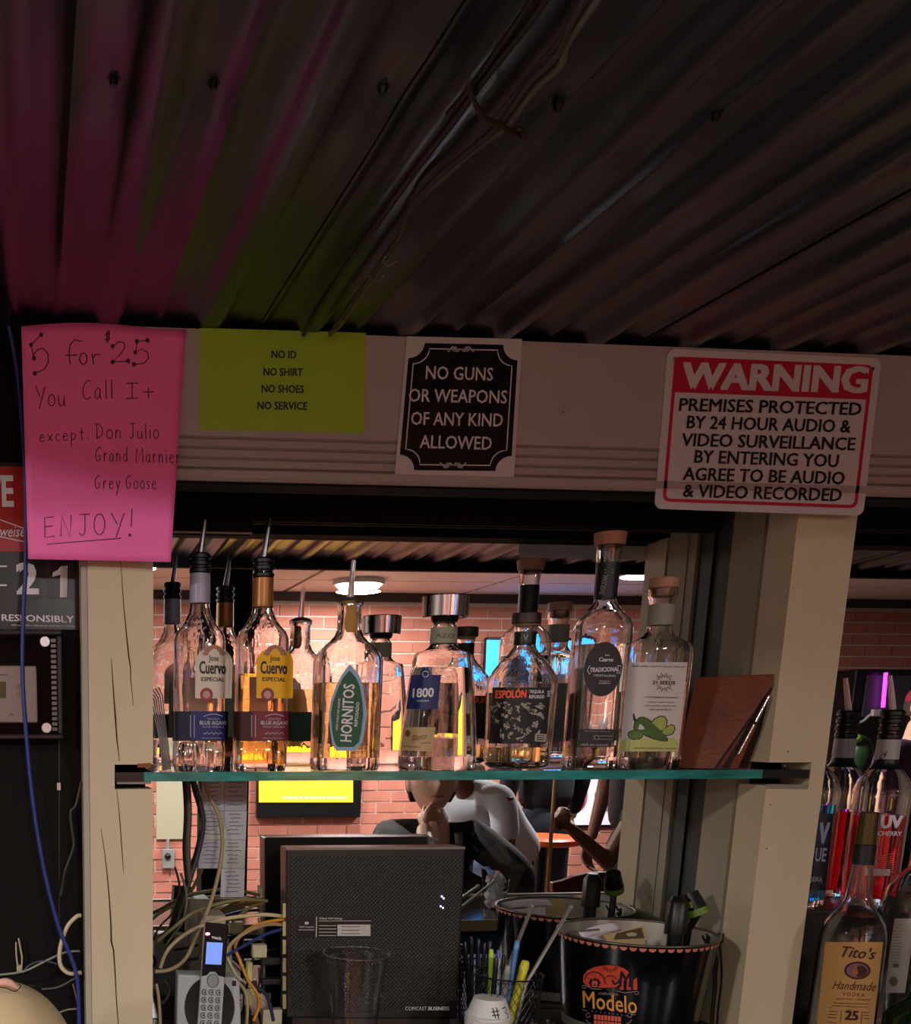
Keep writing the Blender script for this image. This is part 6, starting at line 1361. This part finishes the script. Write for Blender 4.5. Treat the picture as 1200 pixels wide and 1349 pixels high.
for k, (x, y) in enumerate(((613, 1250), (621, 1244), (630, 1247), (638, 1252), (645, 1250))):
    pen((X2-.012+.006*k, Y2+.004*((k % 2)*2-1), fl), tuple(at(x, y, 1.845)), .0040, ['#121216', '#1b1b22', '#22242c', '#15151a', '#0f0f14'][k], ['black pen, first from the router in the rear wire cup', 'black pen, second from the router in the rear wire cup', 'charcoal pen, middle of the rear wire cup', 'black pen, fourth from the router in the rear wire cup', 'black pen, farthest right in the rear wire cup'][k])
O = thing('shot_glass', tuple(at(713, 1378, 1.63)), 'small clear glass, only its rim showing under the mesh cup', 'glass')
SFm = Form(713, 1379, 1.63, [(1379, 12, 2, 1), (1346, 14.5, 2, 1)], 0, CZT); mb = MB(); mb.keepn = True; SFm.shell(mb, top=False); SFm.shell(mb, z0=SFm.z0+.004, off=-.0015, flip=True, top=False); mb.build('wall', g_clear2, O, smooth=60)
# the black pail with the skull logo
YK = 1.785
KFm = Form(822, 1400, YK, [(1400, 75, 2, 1), (1396, 77, 2, 1), (1244, 88, 2, 1), (1228, 90, 2, 1)], 0, CZT)
O = thing('beer_pail', tuple(KFm.loc), 'black metal beer pail with a red skull and orange Modelo lettering', 'bucket')
mp_ = mat('pail_black', '#0b0b0f', .18, var=.3, vscale=30, coat=.3); mi = mat('pail_inside', '#a39a8c', .4, metal=.5)
mb = MB(); mb.keepn = True; KFm.shell(mb, top=False, N=64); mb.build('wall', mp_, O, smooth=60)
mb = MB(); mb.keepn = True; KFm.shell(mb, z0=KFm.z0+.002, off=-.0014, flip=True, top=False, N=64); mb.build('lining', mi, O, smooth=60)
zr = KFm.r[-1][0]; R_ = KFm.r[-1][1]
mb = MB(); mb.tube([(KFm.x+R_*math.cos(t*math.pi/24), KFm.Y+R_*math.sin(t*math.pi/24), zr) for t in range(49)], .0024, 8, 1); mb.build('rim', mat('pail_rim', '#6d655c', .3, metal=.7), O, smooth=True)
mb = MB(); zz = zr-.004
for k in range(56):
    t = math.pi*(1+(k+.5)/56*1) if False else 2*math.pi*k/56; vv = [KFm.pt(zz-.0, t, .0008)]
    for j in range(7): a = math.pi*j/6; vv.append(KFm.pt(zz-.0062*math.sin(a), t+.046*math.cos(a), .0008))
    mb = MB(); mb.add(vv, [(0, j, j+1) for j in range(1, 7)]); mb.build('scallop', mat('print_peach', '#c77a5c', .5), O)
q5 = lambda a, b: (740+a*.13333, 1250+b*.13333)
def ks(mb, pts, wd, off=.0012, closed=False): ribbon(mb, KFm, [q5(*p) for p in pts], wd, off, closed)
def kd_(mb, a, b, rx, ry, off, n=20): x, y = q5(a, b); disc(mb, KFm, x, y, rx*.1333, ry*.1333, off, n)
mrs = mat('skull_red', '#c8452f', .5)
mb = MB(); top = [(210, 330), (215, 260), (250, 215), (310, 185), (390, 168), (470, 160), (550, 168), (620, 195), (690, 250)]; bot_ = [(210, 330), (260, 375), (330, 380), (400, 385), (470, 385), (540, 375), (580, 340), (640, 300), (690, 250)]
vv = [KFm(*q5(*p), .0010) for p in top]+[KFm(*q5(*p), .0010) for p in bot_]; n = len(top); mb.add(vv, [(i, i+1, n+i+1, n+i) for i in range(n-1)]); L = mb.build('skull', mrs, O)
mb = MB()
for x0 in (580, 650, 715):
    mb.add([KFm(*q5(x0-5, 290+(x0-580)*.1), .0011), KFm(*q5(x0+28, 270+(x0-580)*.1), .0011), KFm(*q5(x0+32, 405), .0011), KFm(*q5(x0-10, 405), .0011)], [(0, 1, 2, 3)])
mb.build('skull_stripe', mrs, O, kind='stuff')
mb = MB(); ks(mb, [(225, 300), (250, 250), (310, 225), (370, 240), (420, 290), (430, 350)], 1.3, .0014); ks(mb, [(430, 290), (460, 265), (510, 270), (540, 300)], 1.3, .0014)
for k in range(9): a = math.pi*k/8; ks(mb, [(480+45*math.cos(a), 178+22*math.sin(a)), (480+85*math.cos(a), 180+50*math.sin(a))], 1.0, .0014)
for k in range(8): a = k*.785; kd_(mb, 325+45*math.cos(a), 335+42*math.sin(a)*.8, 15, 15, .0014, 10)
ks(mb, [(500, 310), (520, 350), (560, 330), (575, 300)], 3, .0014); txt(mb, KFm, 'M', *q5(572, 300), *q5(690, 300), 21, .02, off=.0015); mb.build('skull_detail', m_ink, L)
mb = MB(); ks(mb, [(325+24*math.cos(i*.7), 350+24*math.sin(i*.7)) for i in range(10)], 1.4, .0016); mb.build('flower', mat('print_salmon', '#c96a68', .5), L)
mb = MB(); txt(mb, KFm, 'Modelo', *q5(207, 497), *q5(742, 560), 22.5, .01, off=.0014, ln=0.03); mb.build('lettering', mat('print_goldorange', '#e39a3e', .5), O)
mb = MB(); ks(mb, [(240, 365), (215, 360), (200, 380), (225, 390), (255, 370), (300, 395), (390, 400)], .9); ks(mb, [(540, 415), (620, 435), (700, 425), (750, 420), (765, 440), (735, 455), (715, 435)], .9); txt(mb, KFm, 'CERVEZA', *q5(362, 440), *q5(560, 452), 2.8, .02, off=.0014)
for s_2, cx2 in ((1, 260), (-1, 670)): ks(mb, [(cx2+s_2*22*math.cos(i*.8), 655+22*math.sin(i*.8)) for i in range(8)], .9); ks(mb, [(cx2-s_2*20, 700), (cx2, 730), (cx2+s_2*30, 735)], .9); ks(mb, [(cx2-s_2*60, 600+(10 if s_2 < 0 else 0)*5), (cx2-s_2*10, 612+(10 if s_2 < 0 else 0)*4)], .9)
for k in range(9): kd_(mb, 300+k*42, 618+k*5, 6, 5, .0014, 6)
mb.build('scrollwork', mat('print_taupe', '#9a8072', .5), O, kind='stuff')
mb = MB()
for k in range(8):
    for j in range(2): x0 = 318+k*34; y0 = 648+j*58+k*3; mb.add([KFm(*q5(x0, y0), .0012), KFm(*q5(x0+28, y0+2), .0012), KFm(*q5(x0+28, y0+50), .0012), KFm(*q5(x0, y0+50), .0012)], [(0, 1, 2, 3)])
mb.build('teeth', mat('skull_coral', '#d9604a', .5), O, kind='stuff')
mb = MB(); mb.tube([(KFm.x-R_-.002, YK, zr-.002)]+[(KFm.x-(R_+.004)*math.cos(math.radians(t)), YK-.012-.03*math.sin(math.radians(t)), zr+.004+.012*math.sin(math.radians(t))*1) for t in range(4, 50, 9)], .0018, 8, 3); mb.build('handle', mat('pail_rim', '#6d655c', .3, metal=.7), O, smooth=True)
# papers and pourers in the pail
fz = KFm.z0+.004
O = thing('paper_slip', tuple(at(790, 1225, 1.77)), 'curled white paper slip inside the black pail', 'paper')
mb = MB(); mb.grid(lambda u, v: at(762+50*u+6*v, 1228-12*u+(-3)*math.sin(u*3.1)+10*v, 1.76+.03*u), 8, 3); mb.build('sheet', m_pap, O, smooth=True, solid=.0003)
mb = MB(); mb.hexa([at(770, 1236, 1.77), at(806, 1226, 1.79), at(806, 1290, 1.79), at(772, 1300, 1.77)], [at(770, 1236, 1.771), at(806, 1226, 1.791), at(806, 1290, 1.791), at(772, 1300, 1.771)]); mb.build('lower_sheet', m_pap, O)
O = thing('matchbook', tuple(at(830, 1232, 1.78)), 'gold-bordered brown card lying in the black pail', 'card')
cq = [(795, 1232), (849, 1219), (854, 1238), (800, 1241)]
mb = MB(); mb.hexa([at(*p, 1.765) for p in cq], [at(*p, 1.765)+Vector((0, .003, -.001)) for p in cq]); mb.build('card', mat('card_cream', '#b39a6a', .5), O)
mb = MB(); mb.poly([at(x, y, 1.7644) for x, y in ((812, 1229.5), (845, 1222), (849, 1236), (808, 1238))]); mb.build('panel', mat('card_brown', '#4a3a24', .5), O)
mb = MB(); disc(mb, Plane(1.764), 832, 1231, 7, 2.6, .0006); mb.build('emblem', mat('card_cream', '#b39a6a', .5), O)
mb = MB(); mb.hexa([at(797, 1240, 1.766), at(850, 1238, 1.766), at(846, 1290, 1.766), at(800, 1292, 1.766)], [at(797, 1240, 1.768), at(850, 1238, 1.768), at(846, 1290, 1.768), at(800, 1292, 1.768)]); mb.build('lower_card', mat('card_cream', '#b39a6a', .5), O)
O = thing('spray_nozzle', tuple(at(889, 1300, 1.76)), 'black cylindrical nozzle standing in the pail', 'nozzle')
c_ = at(889, 1230, 1.77); zt_ = at(889, 1181, 1.77).z; s_ = KFm.s
mb = MB(); mb.lathe((c_.x, 1.77, 0), [(fz, .012), (c_.z-.002, .0125), (c_.z, 12.5*s_), (zt_-.012, 12*s_), (zt_-.004, 8*s_), (zt_, 6.5*s_)], 22); mb.build('barrel', m_black2, O, smooth=50)
O = thing('bottle_stopper', tuple(at(913, 1205, 1.785)), 'black and lime green stopper leaning at the pail rim', 'stopper')
a, b = at(921, 1206, 1.775), at(908, 1176, 1.790)
mb = MB(); mb.tube([a, a.lerp(b, .28)], lambda t: .0195, 20, 1); mb.build('lime_ring', mat('stopper_lime', '#5e7f22', .4), O, smooth=40)
mb = MB(); mb.tube([a.lerp(b, .29), b], lambda t: .0185-.004*t, 20, 1); mb.build('cap', m_black2, O, smooth=40)
mb = MB(); mb.tube([at(909, 1188, 1.775), at(911, 1196, 1.772)], .0045, 8, 1); mb.build('tab', mat('stopper_lime', '#5e7f22', .4), O, smooth=40)
mb = MB(); mb.tube([a.lerp(b, .1), at(906, 1225, 1.79), Vector((at(906, 1225, 1.79).x-.01, 1.79, fz+.004))], .007, 10, 1); mb.build('stem', m_black2, O, smooth=40)
# black wires hanging right of the pail
random.seed(5); O = thing('wire_bundle', tuple(at(950, 1245, 1.80)), 'bundle of black wires hanging between the pail and the right post', 'cable')
for k in range(9):
    x0 = 934+k*4.6; Y_ = 1.755+.012*(k % 4)
    lim = 968 if k > 6 else 960
    mb = MB(); xx = [(925+k*5.5, 1240-random.uniform(0, 12)), (938+k*3, 1262), (941+k*2.3, 1295), (938+k*2.0, 1330), (935+k*2.2, 1378)]
    mb.tube([at(x, y, Y_) for x, y in xx], random.uniform(.0012, .0022), 6, 4); mb.build('wire', mat('wire_%d' % (k % 3), ['#141312', '#1f1c18', '#2b2722'][k % 3], .5), O, smooth=True)
mb = MB(); mb.ball(at(940, 1240, 1.77), (.016, .01, .012)); mb.build('knot', m_rubber, O, smooth=True)
for pts in ([(958, 1252), (975, 1262), (972, 1285), (962, 1300), (956, 1310)],):
    mb = MB(); mb.tube([at(x, y, 1.775) for x, y in pts], .0012, 6); mb.build('wire', m_rubber, O, smooth=True)
# bartender in a cream cap, only the crown in the frame
YH = 1.15; hc = at(2, 1395, YH)
O = thing('person', (hc.x, YH, 0), 'person in a cream cap at the lower left corner, back of the head only', 'person')
body = MB(); Wm = head(body, Vector((hc.x, YH, at(0, 1436, YH).z)), (0, 1, 0), s=1.0); H2 = Vector((hc.x, YH, at(0, 1436, YH).z))
J = {'hip': (V(H2.x, YH-.03, .55), .12), 'ch': (V(H2.x, YH-.03, .86), .14), 'nk': (V(H2.x, YH-.02, H2.z-.2), .06), 'n2': (V(H2.x, YH-.01, H2.z-.09), .055), 'k': (V(H2.x-.12, YH+.02, .30), .07), 'f': (V(H2.x-.12, YH, .06), .045), 'k2': (V(H2.x+.12, YH+.02, .30), .07), 'f2': (V(H2.x+.12, YH, .06), .045),
     's1': (V(H2.x-.19, YH-.03, H2.z-.27), .055), 'e1': (V(H2.x-.24, YH, .80), .045), 'w1': (V(H2.x-.2, YH+.1, .60), .03), 's2': (V(H2.x+.19, YH-.03, H2.z-.27), .055), 'e2': (V(H2.x+.24, YH, .80), .045), 'w2': (V(H2.x+.2, YH+.1, .60), .03)}
vv, ff = skinmesh(J, [('hip', 'ch'), ('ch', 'nk'), ('nk', 'n2'), ('hip', 'k'), ('k', 'f'), ('hip', 'k2'), ('k2', 'f2'), ('ch', 's1'), ('s1', 'e1'), ('e1', 'w1'), ('ch', 's2'), ('s2', 'e2'), ('e2', 'w2')]); body.add(vv, ff); finish_body(body, m_skin, O, .008)
J = {'hip': (V(H2.x, YH-.03, .55), .15), 'ch': (V(H2.x, YH-.03, .86), .165), 'u': (V(H2.x, YH-.03, H2.z-.24), .11), 's1': (V(H2.x-.19, YH-.03, H2.z-.27), .075), 'e1': (V(H2.x-.235, YH-.01, .88), .06), 's2': (V(H2.x+.19, YH-.03, H2.z-.27), .075), 'e2': (V(H2.x+.235, YH-.01, .88), .06)}
vv, ff = skinmesh(J, [('hip', 'ch'), ('ch', 'u'), ('u', 's1'), ('s1', 'e1'), ('u', 's2'), ('s2', 'e2')]); mb = MB(); mb.add(vv, ff); mb.build('shirt', m_dk, O, smooth=True)
mc_ = mat('cap_cream', '#d3bd92', .8, var=.04, vscale=20, bump=.2, bscale=200)
mb = MB(); mb.grid(lambda u, v: Wm(.088*math.cos(v*1.57)*math.sin(u*6.2832), .107*math.cos(v*1.57)*math.cos(u*6.2832), .012+.112*math.sin(v*1.57)), 40, 14); mb.build('cap', mc_, O, smooth=True)
mb = MB(); pa = [at(-10, 1297, YH-.04), at(0, 1294.5, YH-.04), at(10, 1294, YH-.04), at(20, 1299, YH-.04), at(27, 1304, YH-.04)]; mb.tube(pa, lambda t: .0035*math.sin(math.pi*min(.95, .05+t))+.001, 8); mb.build('cap_fold', mat('cap_pink', '#d9a898', .7), O, smooth=True)
mb = MB(); mb.tube([at(-5, 1300, YH-.045), at(8, 1302, YH-.046), at(20, 1306, YH-.046), at(27, 1300, YH-.045), at(25, 1296, YH-.045)], .0006, 6); mb.build('loose_thread', m_crack, O)
mb = MB()
for k in range(5): mb = MB(); mb.tube([at(30+k*4, 1303+k*3, YH+.02), at(38+k*5, 1298+k*6, YH+.03), at(46+k*4, 1300+k*8, YH+.03)], .0005, 5); mb.build('hair_strand', m_hair, O)
# cables lying along the corrugated ceiling
def cc(pts, r, col, label, drop=.02):
    P = []
    for x, y in pts:
        p = on_ceiling(x, y); dn = p+(Vector((0, 0, EYE))-p).normalized()*.0; P.append(Vector((p.x, p.y, p.z-drop))-(Vector((0, 0, 0))))
    # shift so that the dropped points still lie on the same sight lines
    P = [Vector((ray(x, y).x, 1, ray(x, y).z))*((cz(0)-EYE-drop)/(ray(x, y).z-.04))+Vector((0, 0, EYE)) for x, y in pts]
    m = MB(); m.tube(P, r, 8, 4); return tag(m.build('ceiling_cable', mat('cable_'+col[1:], col, .4), smooth=True), label, 'cable')
cc([(800, -20), (770, 22), (745, 60), (738, 85), (705, 115), (672, 160), (655, 175), (620, 200), (590, 228), (575, 240), (548, 265), (534, 290), (525, 318), (505, 345), (490, 368), (470, 395), (450, 425), (435, 440)], .0035, '#6e6a62', 'rightmost grey cable snaking along the corrugated ceiling')
cc([(780, -20), (752, 30), (735, 70), (700, 105), (668, 150), (648, 172), (610, 205), (585, 225), (560, 250), (540, 275), (528, 310), (512, 332), (492, 360), (462, 400), (440, 432)], .0030, '#3d3b38', 'middle dark cable bundled with the grey ceiling cable', .023)
cc([(730, -20), (700, 25), (660, 75), (625, 120), (600, 155), (565, 200), (535, 240), (500, 290), (460, 345), (425, 400), (400, 440)], .0035, '#1d1b1e', 'black cable running straight along the ceiling rib', .021)
cc([(712, -20), (680, 30), (645, 80), (620, 115), (590, 150)], .0025, '#23211f', 'thin black cable left of the straight ceiling cable', .021)
cc([(617, 108), (622, 128), (634, 150), (652, 162), (672, 172), (690, 182), (688, 172), (680, 170)], .0022, '#2e2418', 'dark twisted tie wire across the ceiling cables', .027)
cc([(508, 338), (505, 345), (512, 350), (523, 344)], .0010, '#77736a', 'pale zip tie around the ceiling cables, upper', .03)
cc([(486, 358), (488, 367), (498, 370), (505, 364)], .0010, '#77736a', 'pale zip tie around the ceiling cables, lower', .03)
